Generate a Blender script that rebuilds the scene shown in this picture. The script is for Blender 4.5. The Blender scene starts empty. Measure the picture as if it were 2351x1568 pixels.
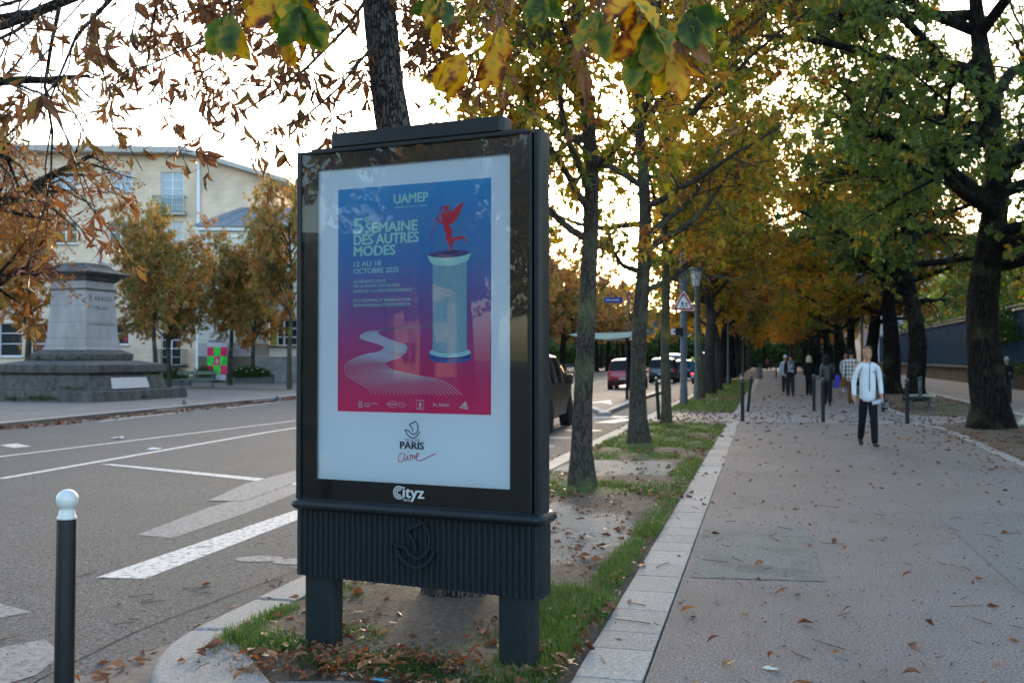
import bpy, bmesh, math, random
import numpy as np
from mathutils import Vector, Matrix
rad=math.radians
sc=bpy.context.scene
col=sc.collection
# ---------------------------------------------------------------- camera, world, sun, exposure
YAW=rad(14.46); PIT=rad(0.977); CAMH=1.6; FPX=2286.0
cd=bpy.data.cameras.new('camera'); cam=bpy.data.objects.new('camera',cd); col.objects.link(cam)
cam.location=(0,0,CAMH); cam.rotation_euler=(rad(90)+PIT,0,YAW)
cd.sensor_width=36; cd.lens=35.0; cd.clip_end=1500; cd.clip_start=.05
cd.dof.use_dof=True; cd.dof.focus_distance=5.1; cd.dof.aperture_fstop=4.2
sc.camera=cam
SUN_EL=12.0; SUN_AZ=-7.0     # degrees: height above horizon, clockwise from +y
w=bpy.data.worlds.new('World'); sc.world=w; w.use_nodes=True
nt=w.node_tree; bg=nt.nodes['Background']
sky=nt.nodes.new('ShaderNodeTexSky'); sky.sky_type='NISHITA'; sky.sun_disc=False
sky.sun_elevation=rad(SUN_EL); sky.sun_rotation=rad(SUN_AZ); sky.air_density=1.0; sky.dust_density=1.8; sky.ozone_density=1.0
nt.links.new(sky.outputs[0],bg.inputs[0]); bg.inputs[1].default_value=0.15
ld=bpy.data.lights.new('sun','SUN'); ld.energy=0.5; ld.angle=rad(12); ld.color=(1,.82,.6)
sun=bpy.data.objects.new('sun',ld); col.objects.link(sun)
sd=Vector((math.sin(rad(SUN_AZ))*math.cos(rad(SUN_EL)),math.cos(rad(SUN_AZ))*math.cos(rad(SUN_EL)),math.sin(rad(SUN_EL))))
sun.rotation_euler=sd.to_track_quat('Z','Y').to_euler()
sc.view_settings.view_transform='Standard'; sc.view_settings.look='None'; sc.view_settings.gamma=1
sc.view_settings.exposure=2.55; sc.view_settings.use_curve_mapping=False
sc.render.engine='CYCLES'; sc.cycles.use_denoising=True
sc.cycles.max_bounces=8; sc.cycles.transparent_max_bounces=16; sc.cycles.diffuse_bounces=3; sc.cycles.glossy_bounces=3
sc.cycles.sample_clamp_indirect=6

# ---------------------------------------------------------------- helpers
fwv=Vector((-math.sin(YAW)*math.cos(PIT),math.cos(YAW)*math.cos(PIT),math.sin(PIT)))
rtv=Vector((math.cos(YAW),math.sin(YAW),0)); upv=rtv.cross(fwv)
def G(u,v,z=0.):
    "ground point measured on the photograph"
    d=fwv+rtv*((u-1175.5)/FPX)-upv*((v-784)/FPX)
    p=Vector((0,0,CAMH))+d*((z-CAMH)/d.z); return (p.x,p.y)
def W(X,Z):
    "lateral offset and depth along the view axis -> plan position"
    return (X*math.cos(YAW)-Z*math.sin(YAW), X*math.sin(YAW)+Z*math.cos(YAW))
def tag(o,label=None,cat=None,group=None,kind=None):
    if label:o['label']=label
    if cat:o['category']=cat
    if group:o['group']=group
    if kind:o['kind']=kind
    return o
def emp(name,loc,rz=0,label=None,cat=None,group=None,kind=None):
    o=bpy.data.objects.new(name,None); o.location=loc; o.rotation_euler=(0,0,rz); col.objects.link(o)
    return tag(o,label,cat,group,kind)
def link(name,me,parent=None,loc=None,rot=None):
    o=bpy.data.objects.new(name,me); col.objects.link(o)
    if parent:o.parent=parent
    if loc is not None:o.location=loc
    if rot is not None:o.rotation_euler=rot
    return o
def copy_tree(o,parent=None):
    c=o.copy(); col.objects.link(c); c.parent=parent
    for ch in KIDS.get(o,()): pass
    for ch in [x for x in o.children]: copy_tree(ch,c)
    return c
KIDS={}
def bigmesh(name,V,F,mats,smooth=True,attrs=None,mi=None,uv=None):
    V=np.asarray(V,dtype=np.float32); F=np.asarray(F,dtype=np.int32); k=F.shape[1]
    me=bpy.data.meshes.new(name); me.vertices.add(len(V)); me.vertices.foreach_set('co',V.ravel())
    me.loops.add(F.size); me.loops.foreach_set('vertex_index',F.ravel())
    me.polygons.add(len(F)); me.polygons.foreach_set('loop_start',np.arange(0,F.size,k,dtype=np.int32))
    if mi is not None: me.polygons.foreach_set('material_index',np.asarray(mi,dtype=np.int32))
    me.polygons.foreach_set('use_smooth',np.full(len(F),smooth))
    for m in (mats if isinstance(mats,(list,tuple)) else [mats]): me.materials.append(m)
    for n,a in (attrs or {}).items():
        at=me.attributes.new(n,'FLOAT','POINT'); at.data.foreach_set('value',np.asarray(a,dtype=np.float32))
    if uv is not None:
        l=me.uv_layers.new(name='UVMap'); l.data.foreach_set('uv',np.asarray(uv,dtype=np.float32)[F.ravel()].ravel())
    me.update(calc_edges=True); return me
class MB:
    def __init__(s): s.v=[];s.f=[];s.m=[];s.mi=0
    def add(s,V,F):
        o=len(s.v); s.v+= [tuple(map(float,p)) for p in V]; s.f+=[tuple(i+o for i in f) for f in F]; s.m+=[s.mi]*len(F); return s
    def box(s,c,d,rz=0,rx=0,ry=0,taper=1.):
        M=Matrix.Translation(c)@Matrix.Rotation(rz,4,'Z')@Matrix.Rotation(ry,4,'Y')@Matrix.Rotation(rx,4,'X')
        V=[]
        for z in (-.5,.5):
            t=taper if z>0 else 1
            for x,y in ((-.5,-.5),(.5,-.5),(.5,.5),(-.5,.5)): V.append(M@Vector((x*d[0]*t,y*d[1]*t,z*d[2])))
        return s.add(V,[(3,2,1,0),(4,5,6,7),(0,1,5,4),(1,2,6,5),(2,3,7,6),(3,0,4,7)])
    def tube(s,P,rr,n=8,cap=True):
        P=[Vector(p) for p in P]
        if not hasattr(rr,'__len__'): rr=[rr]*len(P)
        V=[];F=[];a=None
        for i,p in enumerate(P):
            t=(P[min(i+1,len(P)-1)]-P[max(i-1,0)]).normalized()
            if a is None: a=t.orthogonal().normalized()
            a=(a-t*a.dot(t)).normalized(); b=t.cross(a)
            for k in range(n):
                q=2*math.pi*k/n; V.append(p+(a*math.cos(q)+b*math.sin(q))*rr[i])
        for i in range(len(P)-1):
            for k in range(n):
                F.append((i*n+k,i*n+(k+1)%n,(i+1)*n+(k+1)%n,(i+1)*n+k))
        if cap: F+= [tuple(range(n))[::-1], tuple(range((len(P)-1)*n,len(P)*n))]
        return s.add(V,F)
    def lathe(s,prof,n=24,c=(0,0,0),sx=1,sy=1):
        V=[];F=[];m=len(prof)
        for r,z in prof:
            for k in range(n):
                q=2*math.pi*k/n; V.append((c[0]+r*sx*math.cos(q),c[1]+r*sy*math.sin(q),c[2]+z))
        for i in range(m-1):
            for k in range(n): F.append((i*n+k,i*n+(k+1)%n,(i+1)*n+(k+1)%n,(i+1)*n+k))
        F+=[tuple(range(n))[::-1],tuple(range((m-1)*n,m*n))]
        return s.add(V,F)
    def prism(s,poly,z0,z1,ax='z'):
        "polygon in a plane, extruded; ax z: (x,y), ax y: (x,z) extruded along y, ax x: (y,z) along x"
        n=len(poly); f={'z':lambda a,b,c:(a,b,c),'y':lambda a,b,c:(a,c,b),'x':lambda a,b,c:(c,a,b)}[ax]
        V=[f(a,b,z0) for a,b in poly]+[f(a,b,z1) for a,b in poly]
        F=[tuple(range(n))[::-1],tuple(range(n,2*n))]+[(i,(i+1)%n,n+(i+1)%n,n+i) for i in range(n)]
        return s.add(V,F)
    def build(s,name,mat,parent=None,bevel=0,smooth=False,seg=2,loc=None,rot=None):
        me=bpy.data.meshes.new(name); me.from_pydata(s.v,[],s.f)
        for m in (mat if isinstance(mat,(list,tuple)) else [mat]): me.materials.append(m)
        if any(s.m): me.polygons.foreach_set('material_index',s.m)
        bm=bmesh.new(); bm.from_mesh(me); bmesh.ops.recalc_face_normals(bm,faces=bm.faces); bm.to_mesh(me); bm.free()
        if smooth: me.polygons.foreach_set('use_smooth',[True]*len(me.polygons)); 
        if smooth and smooth!='all': me.set_sharp_from_angle(angle=rad(38))
        o=link(name,me,parent,loc,rot)
        if bevel:
            b=o.modifiers.new('bevel','BEVEL'); b.width=bevel; b.segments=seg; b.limit_method='ANGLE'; b.angle_limit=rad(40); b.harden_normals=False
        return o
def box(name,c,d,mat,parent=None,bevel=0,rz=0,rx=0): return MB().box(c,d,rz,rx).build(name,mat,parent,bevel)

# ---------------------------------------------------------------- materials
def newmat(name):
    m=bpy.data.materials.new(name); m.use_nodes=True; n=m.node_tree; return m,n,n.nodes['Principled BSDF']
def mat(name,c,rough=.6,metal=0,c2=None,scale=8,bump=0,bscale=40,stretch=(1,1,1),emit=0,alpha=1,spec=.5,coat=0,detail=6,c3=None,rnd=0,coord='Object',trans=0,lo=.35,hi=.65,c3amt=(.62,.7),c3scale=2.5,bdist=.01):
    m,n,b=newmat(name); L=n.links; N=n.nodes
    b.inputs['Base Color'].default_value=(*c,1); b.inputs['Roughness'].default_value=rough; b.inputs['Metallic'].default_value=metal
    b.inputs['Specular IOR Level'].default_value=spec if rough<.65 else min(spec,.2); b.inputs['Coat Weight'].default_value=coat; b.inputs['Coat Roughness'].default_value=.08
    if emit: b.inputs['Emission Color'].default_value=(*c,1); b.inputs['Emission Strength'].default_value=emit
    tc=N.new('ShaderNodeTexCoord'); mp=N.new('ShaderNodeMapping'); mp.inputs['Scale'].default_value=stretch
    L.new(tc.outputs[coord],mp.inputs['Vector'])
    last=None
    if c2 is not None:
        t=N.new('ShaderNodeTexNoise'); t.inputs['Scale'].default_value=scale; t.inputs['Detail'].default_value=detail; t.inputs['Roughness'].default_value=.65
        L.new(mp.outputs[0],t.inputs['Vector'])
        r=N.new('ShaderNodeMapRange'); r.inputs[1].default_value=lo; r.inputs[2].default_value=hi; L.new(t.outputs['Fac'],r.inputs[0])
        x=N.new('ShaderNodeMix'); x.data_type='RGBA'; x.inputs[6].default_value=(*c,1); x.inputs[7].default_value=(*c2,1); L.new(r.outputs[0],x.inputs[0]); last=x.outputs[2]
    if c3 is not None:
        t=N.new('ShaderNodeTexNoise'); t.inputs['Scale'].default_value=c3scale; t.inputs['Detail'].default_value=8; t.inputs['Roughness'].default_value=.7
        L.new(mp.outputs[0],t.inputs['Vector'])
        r=N.new('ShaderNodeMapRange'); r.inputs[1].default_value=c3amt[0]; r.inputs[2].default_value=c3amt[1]; L.new(t.outputs['Fac'],r.inputs[0])
        x=N.new('ShaderNodeMix'); x.data_type='RGBA'; x.inputs[6].default_value=(*c,1)
        if last: L.new(last,x.inputs[6])
        x.inputs[7].default_value=(*c3,1); L.new(r.outputs[0],x.inputs[0]); last=x.outputs[2]
    if rnd:
        oi=N.new('ShaderNodeObjectInfo'); h=N.new('ShaderNodeHueSaturation')
        mr=N.new('ShaderNodeMapRange'); mr.inputs[3].default_value=1-rnd; mr.inputs[4].default_value=1+rnd; L.new(oi.outputs['Random'],mr.inputs[0]); L.new(mr.outputs[0],h.inputs['Value'])
        h.inputs['Color'].default_value=(*c,1)
        if last: L.new(last,h.inputs['Color'])
        last=h.outputs[0]
    if last: L.new(last,b.inputs['Base Color'])
    if bump:
        t=N.new('ShaderNodeTexNoise'); t.inputs['Scale'].default_value=bscale; t.inputs['Detail'].default_value=5; L.new(mp.outputs[0],t.inputs['Vector'])
        u=N.new('ShaderNodeBump'); u.inputs['Strength'].default_value=bump; u.inputs['Distance'].default_value=bdist; L.new(t.outputs['Fac'],u.inputs['Height']); L.new(u.outputs[0],b.inputs['Normal'])
    return m
def glassmat(name,tint=(1,1,1),ior=1.5,dark=None,rough=0.0,boost=1.0):
    m=bpy.data.materials.new(name); m.use_nodes=True; n=m.node_tree; N=n.nodes; L=n.links; N.clear()
    o=N.new('ShaderNodeOutputMaterial'); mx=N.new('ShaderNodeMixShader'); fr=N.new('ShaderNodeFresnel'); fr.inputs[0].default_value=ior
    g=N.new('ShaderNodeBsdfGlossy'); g.inputs['Roughness'].default_value=rough
    if dark is None: t=N.new('ShaderNodeBsdfTransparent'); t.inputs[0].default_value=(*tint,1)
    else: t=N.new('ShaderNodeBsdfDiffuse'); t.inputs[0].default_value=(*dark,1)
    L.new(fr.outputs[0],mx.inputs[0]); L.new(t.outputs[0],mx.inputs[1]); L.new(g.outputs[0],mx.inputs[2]); L.new(mx.outputs[0],o.inputs[0]); return m
def leafmat(name,ramp,rough=.5,trans=.45,spots=0):
    m=bpy.data.materials.new(name); m.use_nodes=True; n=m.node_tree; N=n.nodes; L=n.links; N.clear()
    o=N.new('ShaderNodeOutputMaterial'); mx=N.new('ShaderNodeMixShader'); mx.inputs[0].default_value=trans
    p=N.new('ShaderNodeBsdfPrincipled'); p.inputs['Roughness'].default_value=rough; p.inputs['Specular IOR Level'].default_value=.35
    t=N.new('ShaderNodeBsdfTranslucent')
    at=N.new('ShaderNodeAttribute'); at.attribute_name='tint'
    cr=N.new('ShaderNodeValToRGB'); cr.color_ramp.interpolation='LINEAR'
    e=cr.color_ramp.elements
    while len(e)<len(ramp): e.new(.5)
    for i,(q,c) in enumerate(ramp): e[i].position=q; e[i].color=(*c,1)
    L.new(at.outputs['Fac'],cr.inputs[0]); c=cr.outputs[0]
    if spots:
        tc=N.new('ShaderNodeTexCoord'); ns=N.new('ShaderNodeTexNoise'); ns.inputs['Scale'].default_value=spots; ns.inputs['Detail'].default_value=4; L.new(tc.outputs['Object'],ns.inputs['Vector'])
        mr=N.new('ShaderNodeMapRange'); mr.inputs[1].default_value=.58; mr.inputs[2].default_value=.62; L.new(ns.outputs['Fac'],mr.inputs[0])
        xx=N.new('ShaderNodeMix'); xx.data_type='RGBA'; L.new(mr.outputs[0],xx.inputs[0]); L.new(c,xx.inputs[6]); xx.inputs[7].default_value=(.16,.045,.012,1); c=xx.outputs[2]
    L.new(c,p.inputs['Base Color'])
    g=N.new('ShaderNodeHueSaturation'); g.inputs['Saturation'].default_value=1.15; g.inputs['Value'].default_value=1.25; L.new(c,g.inputs['Color']); L.new(g.outputs[0],t.inputs['Color'])
    L.new(p.outputs[0],mx.inputs[1]); L.new(t.outputs[0],mx.inputs[2]); L.new(mx.outputs[0],o.inputs[0]); return m
def barkmat(name,c,c2,scale=14,st=(1,1,.22),bump=1.0,moss=None,dist=.03):
    m,n,b=newmat(name); N=n.nodes; L=n.links
    tc=N.new('ShaderNodeTexCoord'); mp=N.new('ShaderNodeMapping'); mp.inputs['Scale'].default_value=st; L.new(tc.outputs['Object'],mp.inputs[0])
    nz=N.new('ShaderNodeTexNoise'); nz.inputs['Scale'].default_value=scale*.5; nz.inputs['Detail'].default_value=6; L.new(mp.outputs[0],nz.inputs['Vector'])
    ad=N.new('ShaderNodeMix'); ad.data_type='RGBA'; ad.inputs[0].default_value=.18; L.new(mp.outputs[0],ad.inputs[6]); L.new(nz.outputs['Color'],ad.inputs[7])
    vo=N.new('ShaderNodeTexVoronoi'); vo.feature='DISTANCE_TO_EDGE'; vo.inputs['Scale'].default_value=scale; L.new(ad.outputs[2],vo.inputs['Vector'])
    mr=N.new('ShaderNodeMapRange'); mr.inputs[2].default_value=.14; L.new(vo.outputs['Distance'],mr.inputs[0])
    x=N.new('ShaderNodeMix'); x.data_type='RGBA'; x.inputs[6].default_value=(*c2,1); L.new(mr.outputs[0],x.inputs[0])
    n2=N.new('ShaderNodeTexNoise'); n2.inputs['Scale'].default_value=scale*2; n2.inputs['Detail'].default_value=6; L.new(tc.outputs['Object'],n2.inputs['Vector'])
    y=N.new('ShaderNodeMix'); y.data_type='RGBA'; y.inputs[6].default_value=(*c,1); y.inputs[7].default_value=(*[q*.55 for q in c],1); L.new(n2.outputs['Fac'],y.inputs[0]); L.new(y.outputs[2],x.inputs[7]); last=x.outputs[2]
    if moss:
        n3=N.new('ShaderNodeTexNoise'); n3.inputs['Scale'].default_value=1.6; n3.inputs['Detail'].default_value=7; L.new(tc.outputs['Object'],n3.inputs['Vector'])
        r3=N.new('ShaderNodeMapRange'); r3.inputs[1].default_value=.52; r3.inputs[2].default_value=.66; L.new(n3.outputs['Fac'],r3.inputs[0])
        z=N.new('ShaderNodeMix'); z.data_type='RGBA'; L.new(r3.outputs[0],z.inputs[0]); L.new(last,z.inputs[6]); z.inputs[7].default_value=(*moss,1); last=z.outputs[2]
    L.new(last,b.inputs['Base Color']); b.inputs['Roughness'].default_value=.9; b.inputs['Specular IOR Level'].default_value=.15
    mu=N.new('ShaderNodeMath'); mu.operation='MULTIPLY_ADD'; mu.inputs[1].default_value=.3; L.new(n2.outputs['Fac'],mu.inputs[0]); L.new(mr.outputs[0],mu.inputs[2])
    bu=N.new('ShaderNodeBump'); bu.inputs['Strength'].default_value=bump; bu.inputs['Distance'].default_value=dist; L.new(mu.outputs[0],bu.inputs['Height']); L.new(bu.outputs[0],b.inputs['Normal'])
    return m
M={}
M['asphalt']=mat('asphalt',(.036,.0355,.036),.88,c2=(.19,.185,.18),scale=62,bump=1.0,bscale=90,lo=.36,hi=.70,c3=(.085,.08,.076),c3amt=(.42,.78),c3scale=.5,detail=2,bdist=.012)
M['path']=mat('path',(.08,.068,.062),.88,c2=(.33,.288,.265),scale=66,bump=.8,bscale=95,lo=.33,hi=.72,c3=(.135,.11,.096),c3amt=(.42,.8),c3scale=.55,detail=2,bdist=.01)
M['path_old']=mat('path_old',(.085,.083,.075),.9,c2=(.24,.235,.212),scale=70,bump=.5,bscale=120,c3=(.10,.098,.088),c3amt=(.45,.7),c3scale=2,detail=3)
M['granite']=mat('granite',(.38,.36,.33),.8,c2=(.17,.165,.165),scale=85,bump=.5,bscale=95,rnd=.12,c3=(.27,.25,.22),c3amt=(.5,.75),c3scale=5,detail=3)
M['concrete']=mat('concrete',(.25,.24,.23),.85,c2=(.17,.16,.16),scale=120,bump=.5,bscale=140,c3=(.16,.14,.12),c3amt=(.5,.7),c3scale=3)
M['gutter']=mat('gutter',(.20,.165,.14),.9,c2=(.13,.11,.10),scale=14,bump=.4,bscale=90)
M['paint']=mat('paint',(.62,.60,.57),.7,c2=(.42,.41,.40),scale=9,c3=(.13,.125,.12),c3amt=(.53,.60),c3scale=17,bump=.4,bscale=150,lo=.3,hi=.7)
M['paint_old']=mat('paint_old',(.27,.25,.24),.8,c2=(.20,.19,.19),scale=20,c3=(.13,.13,.13),c3amt=(.50,.60),c3scale=18,bump=.5,bscale=160)
M['cobble']=None
M['metal_dark']=mat('metal_dark',(.007,.012,.016),.38,.0,c2=(.010,.016,.021),scale=6,coat=.04,spec=.25,c3=(.05,.05,.048),c3amt=(.66,.8),c3scale=5)
M['metal_mat']=mat('metal_mat',(.007,.012,.016),.55,.0,spec=.2,c2=(.012,.018,.023),scale=30,bump=.05,bscale=60,c3=(.05,.055,.055),c3amt=(.62,.8),c3scale=4)
M['black_gloss']=mat('black_gloss',(.006,.008,.009),.25,0)
M['bollard']=mat('bollard',(.006,.008,.012),.5,.0,c2=(.012,.014,.018),scale=4,c3=(.10,.10,.10),c3amt=(.74,.78),c3scale=9,spec=.25)
M['bollard_white']=mat('bollard_white',(.62,.68,.68),.35,0,c2=(.5,.56,.56),scale=5,c3=(.02,.04,.06),c3amt=(.66,.68),c3scale=16,coat=.3)
M['steel']=mat('steel',(.45,.45,.45),.35,.8)
M['chrome']=mat('chrome',(.6,.6,.6),.15,1)
M['rubber']=mat('rubber',(.015,.015,.016),.8)
# ---------------------------------------------------------------- ground
def cobblemat():
    m,n,b=newmat('cobbles'); N=n.nodes; L=n.links
    tc=N.new('ShaderNodeTexCoord'); br=N.new('ShaderNodeTexBrick'); br.inputs['Scale'].default_value=1; br.inputs['Brick Width'].default_value=.16; br.inputs['Row Height'].default_value=.11
    br.inputs['Mortar Size'].default_value=.012; br.inputs['Mortar Smooth'].default_value=.4; br.inputs['Color1'].default_value=(.23,.215,.21,1); br.inputs['Color2'].default_value=(.15,.14,.145,1); br.inputs['Mortar'].default_value=(.07,.062,.055,1)
    L.new(tc.outputs['Object'],br.inputs['Vector']); L.new(br.outputs['Color'],b.inputs['Base Color']); b.inputs['Roughness'].default_value=.75
    bu=N.new('ShaderNodeBump'); bu.invert=True; bu.inputs['Distance'].default_value=.02; L.new(br.outputs['Fac'],bu.inputs['Height']); L.new(bu.outputs[0],b.inputs['Normal']); return m
M['cobble']=cobblemat()
M['earth']=mat('earth',(.16,.14,.12),.95,c2=(.10,.09,.08),scale=3)
def soilmat():
    m,n,b=newmat('soil'); N=n.nodes; L=n.links
    tc=N.new('ShaderNodeTexCoord')
    def noise(s,d=6,r=.65):
        t=N.new('ShaderNodeTexNoise'); t.inputs['Scale'].default_value=s; t.inputs['Detail'].default_value=d; t.inputs['Roughness'].default_value=r; L.new(tc.outputs['Object'],t.inputs['Vector']); return t.outputs['Fac']
    def mix(f,a,c):
        x=N.new('ShaderNodeMix'); x.data_type='RGBA'
        for s,v in ((0,f),(6,a),(7,c)):
            if isinstance(v,tuple): x.inputs[s].default_value=(*v,1)
            else: L.new(v,x.inputs[s])
        return x.outputs[2]
    def mr(f,a,c):
        r=N.new('ShaderNodeMapRange'); r.inputs[1].default_value=a; r.inputs[2].default_value=c; L.new(f,r.inputs[0]); return r.outputs[0]
    soil=mix(mr(noise(30),.35,.65),(.055,.038,.027),(.125,.09,.062))
    sand=mix(mr(noise(22),.35,.65),(.20,.17,.135),(.33,.295,.25))
    sand=mix(mr(noise(160,2),.6,.7),sand,(.14,.12,.10))
    a=N.new('ShaderNodeAttribute'); a.attribute_name='sand'
    g=N.new('ShaderNodeAttribute'); g.attribute_name='grass'
    def thr(at,off=.5):
        s=N.new('ShaderNodeMath'); s.operation='ADD'; L.new(at.outputs['Fac'],s.inputs[0]); L.new(noise(6,8,.7),s.inputs[1]); return mr(s.outputs[0],.85,1.15)
    c=mix(thr(a),soil,sand)
    gr=mix(mr(noise(12),.4,.6),(.05,.085,.02),(.09,.11,.03))
    c=mix(thr(g),c,gr)
    L.new(c,b.inputs['Base Color']); b.inputs['Roughness'].default_value=.95
    u=N.new('ShaderNodeBump'); u.inputs['Strength'].default_value=.8; u.inputs['Distance'].default_value=.02; L.new(noise(45,8,.75),u.inputs['Height']); L.new(u.outputs[0],b.inputs['Normal']); return m
M['soil']=soilmat()
def sheet(name,poly,z,m,parent=None,kind='structure',thick=0.0):
    mb=MB()
    if thick: mb.prism(poly,z-thick,z)
    else: mb.add([(x,y,z) for x,y in poly],[tuple(range(len(poly)))])
    o=mb.build(name,m,parent)
    if not parent: tag(o,kind=kind)
    return o
def rect(x0,y0,x1,y1): return [(x0,y0),(x1,y0),(x1,y1),(x0,y1)]
RZ=-.12; FAR=235
sheet('ground',rect(-700,-500,700,900),-.16,M['earth'])
FK=[(-15.4,-12),(-18.4,20.6),(-19.3,32),(-20.3,46),(-20.6,70),(-20.6,FAR)]   # far kerb line
KX=-3.33
road=sheet('road',[(-15.2,-60)]+[(KX+.05,-60),(KX+.05,FAR)]+[(x-.05,y) for x,y in FK[::-1]],RZ,M['asphalt'])
sheet('road_at_crossing',[(-60,-60),(-15.3,-60),(-15.3,-12.0),(-60,-12.0)],RZ,M['asphalt'])
# far pavement and plaza
fp=sheet('far_pavement',[(x,y) for x,y in FK]+[(-120,FAR),(-120,-12)],0.0,M['path'],thick=.2)
# far kerb stones
kb=emp('far_kerb',(0,0,0),kind='structure')
def kerbline(par,pts,width,z,n_max=300,side=1,lenr=(.9,1.1),seed=1,y0=-99,y1=999,m='granite',proud=.003,down=.2):
    rr=random.Random(seed); d=0; seglen=[]; cnt=0
    P=[Vector((x,y,0)) for x,y in pts]
    for a,b in zip(P[:-1],P[1:]):
        L=(b-a).length; t=(b-a)/L; nrm=Vector((-t.y,t.x,0))*side; s=0
        while s<L-.05:
            l=min(rr.uniform(*lenr),L-s); c=a+t*(s+l/2)+nrm*width/2
            if y0<=c.y<=y1 and cnt<n_max:
                MB().box((c.x,c.y,z+proud-down/2+rr.uniform(-.002,.002)),(l-.012,width,down),math.atan2(t.y,t.x)).build('kerbstone',M[m],par,bevel=.012); cnt+=1
            s+=l
kerbline(kb,[p for p in FK],.3,0.0,side=1,y0=13,y1=80,lenr=(1.4,1.8))
# near kerb along planting strip, then the wide rounded corner stones
kn=emp('near_kerb',(0,0,0),kind='structure')
kerbline(kn,[(KX,6.05),(KX,70)],.29,0.0,side=-1,y0=6,y1=70,lenr=(.95,1.05),seed=3)
box('kerbstone',(KX+.145,150,-.1),(.29,160,.206),M['granite'],kn)
# curved corner: outer/inner polylines
out=[(-3.33,6.04),(-3.33,5.55),(-3.325,5.25),(-3.28,4.98),(-3.19,4.72),(-3.07,4.50),(-2.93,4.30),(-2.74,4.05),(-2.50,3.75),(-2.2,3.40)]
inn=[(-3.03,6.04),(-3.05,5.60),(-3.06,5.31),(-2.95,5.15),(-2.82,5.00),(-2.66,4.83),(-2.50,4.64),(-2.34,4.46),(-2.10,4.22),(-1.8,3.9)]
def ring(i0,i1):
    o=out[i0:i1+1]; q=inn[i0:i1+1][::-1]; return o+q
def shrink(poly,e=.005):
    c=Vector((sum(p[0] for p in poly)/len(poly),sum(p[1] for p in poly)/len(poly)))
    return [tuple(c+(Vector(p)-c)*(1-e*2)) for p in poly]
for a,b in ((0,2),(2,7),(7,9)):
    MB().prism(shrink(ring(a,b)),-.2,.004).build('kerbstone',M['granite'],kn,bevel=.035,seg=3)
# gutter in front of the corner (brown concrete strip at road level)
gut=[(x-.0,y) for x,y in out[1:]]+[(x-.42+.0*i,y-.30) for i,(x,y) in enumerate(out[3:][::-1])]
sheet('gutter',[(-3.34,5.9),(-3.33,5.2),(-3.05,4.45),(-2.2,3.35),(-2.75,3.0),(-3.45,3.95),(-3.62,4.6),(-3.5,5.3)],RZ+.004,M['gutter'])
# paver border
pv=emp('paver_border',(0,0,0),kind='structure')
rr=random.Random(5); y=3.0; i=0
ln=[.52,.56,.57,.31,.52,.35,.53,.52,.5,.42]
while y<75 and i<150:
    l=ln[i%10] if i<10 else rr.uniform(.36,.62); 
    x0=-.955-.0035*(y-5) if y<25 else -1.03; x1=-.615-.006*(y-5) if y<25 else -.735
    if not(25.9<y+l/2<29.7):
        MB().box(((x0+x1)/2,y+l/2,-.05+rr.uniform(0,.003)),(x1-x0,l-.009,.106),rr.uniform(-.003,.003)).build('paver',M['granite'],pv,bevel=.004,seg=1)
    y+=l; i+=1
box('paver',(-.88,(y+FAR)/2,-.05),(.29,FAR-y,.104),M['granite'],pv)
# path asphalt
sheet('path',[(-.745,25.9),(-.60,5),(-.60,-40),(30,-40),(30,12.0),(3.62,12.0),(3.62,25.9)],0,M['path'],thick=.15)
sheet('path_beyond_crossing',rect(-.73,29.75,3.62,FAR),0,M['path'],thick=.15)
sheet('pavement_apron',[(-.96,-40),(-.96,4.42),(-1.45,4.52),(-2.0,4.62),(-2.38,4.52),(-1.95,4.0),(-1.78,3.88),(-1.5,3.5),(-1.4,-40)],0,M['path'],thick=.15)
box('apron_joint',(-.78,2.9-20,-.05),(.3,40,.1),M['path']); tag(bpy.data.objects['apron_joint'],kind='structure')
tag(MB().add([(-3.1,5.6,-.03),(-2.2,3.9,-.03),(-.9,3.9,-.03),(-.9,5.6,-.03)],[(0,1,2,3)]).build('bed_base',M['earth']),kind='structure')
# repairs in the asphalt
sheet('asphalt_patch',[(-.60,9.72),(.36,9.85),(.38,7.50),(-.56,7.40)],.004,M['path_old'])
MB().add([(1.64,11.19,.004),(1.67,7.43,.004),(1.75,5.5,.004),(3.6,5.5,.004),(3.6,11.3,.004)],[(0,1,2,3,4)]).build('asphalt_patch',mat('patch_dark',(.075,.071,.066),.88,c2=(.24,.222,.205),scale=70,bump=.4,bscale=120))
tag(bpy.data.objects['asphalt_patch.001'],kind='structure')
# cobbled crossing
sheet('cobbled_crossing',rect(KX+.3,25.98,7.0,29.7),.0,M['cobble'],thick=.15)
sheet('cobbled_crossing',rect(KX+.3,36.6,-.98,38.2),.006,M['cobble'],thick=.15)
for yy,nm in ((25.9,'a'),(29.72,'b')):
    e=emp('crossing_border',(0,0,0),kind='structure'); rr=random.Random(yy)
    x=KX+.3
    while x<6.9:
        l=rr.uniform(.4,.8)
        if rr.random()<.85: MB().box((x+l/2,yy,-.04+rr.uniform(0,.004)),(l-.02,.16,.1)).build('border_stone',M['granite'],e,bevel=.006,seg=1)
        else: MB().box((x+l/2,yy,-.055),(l,.16,.11)).build('border_stone',M['path_old'],e)
        x+=l
# right border of the path, curved end
rb=emp('right_border',(0,0,0),kind='structure')
kerbline(rb,[(3.62,12),(3.66,19.0),(3.74,21.5),(3.80,24.2),(3.62,25.3),(3.3,25.75)],.2,0.0,side=-1,y0=9,y1=26,lenr=(.55,.85),seed=8,proud=.008,down=.12)
kerbline(rb,[(3.62,29.9),(3.62,60)],.18,0.0,side=-1,y0=29,y1=60,lenr=(.7,.9),seed=9,proud=.006,down=.12)
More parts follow.
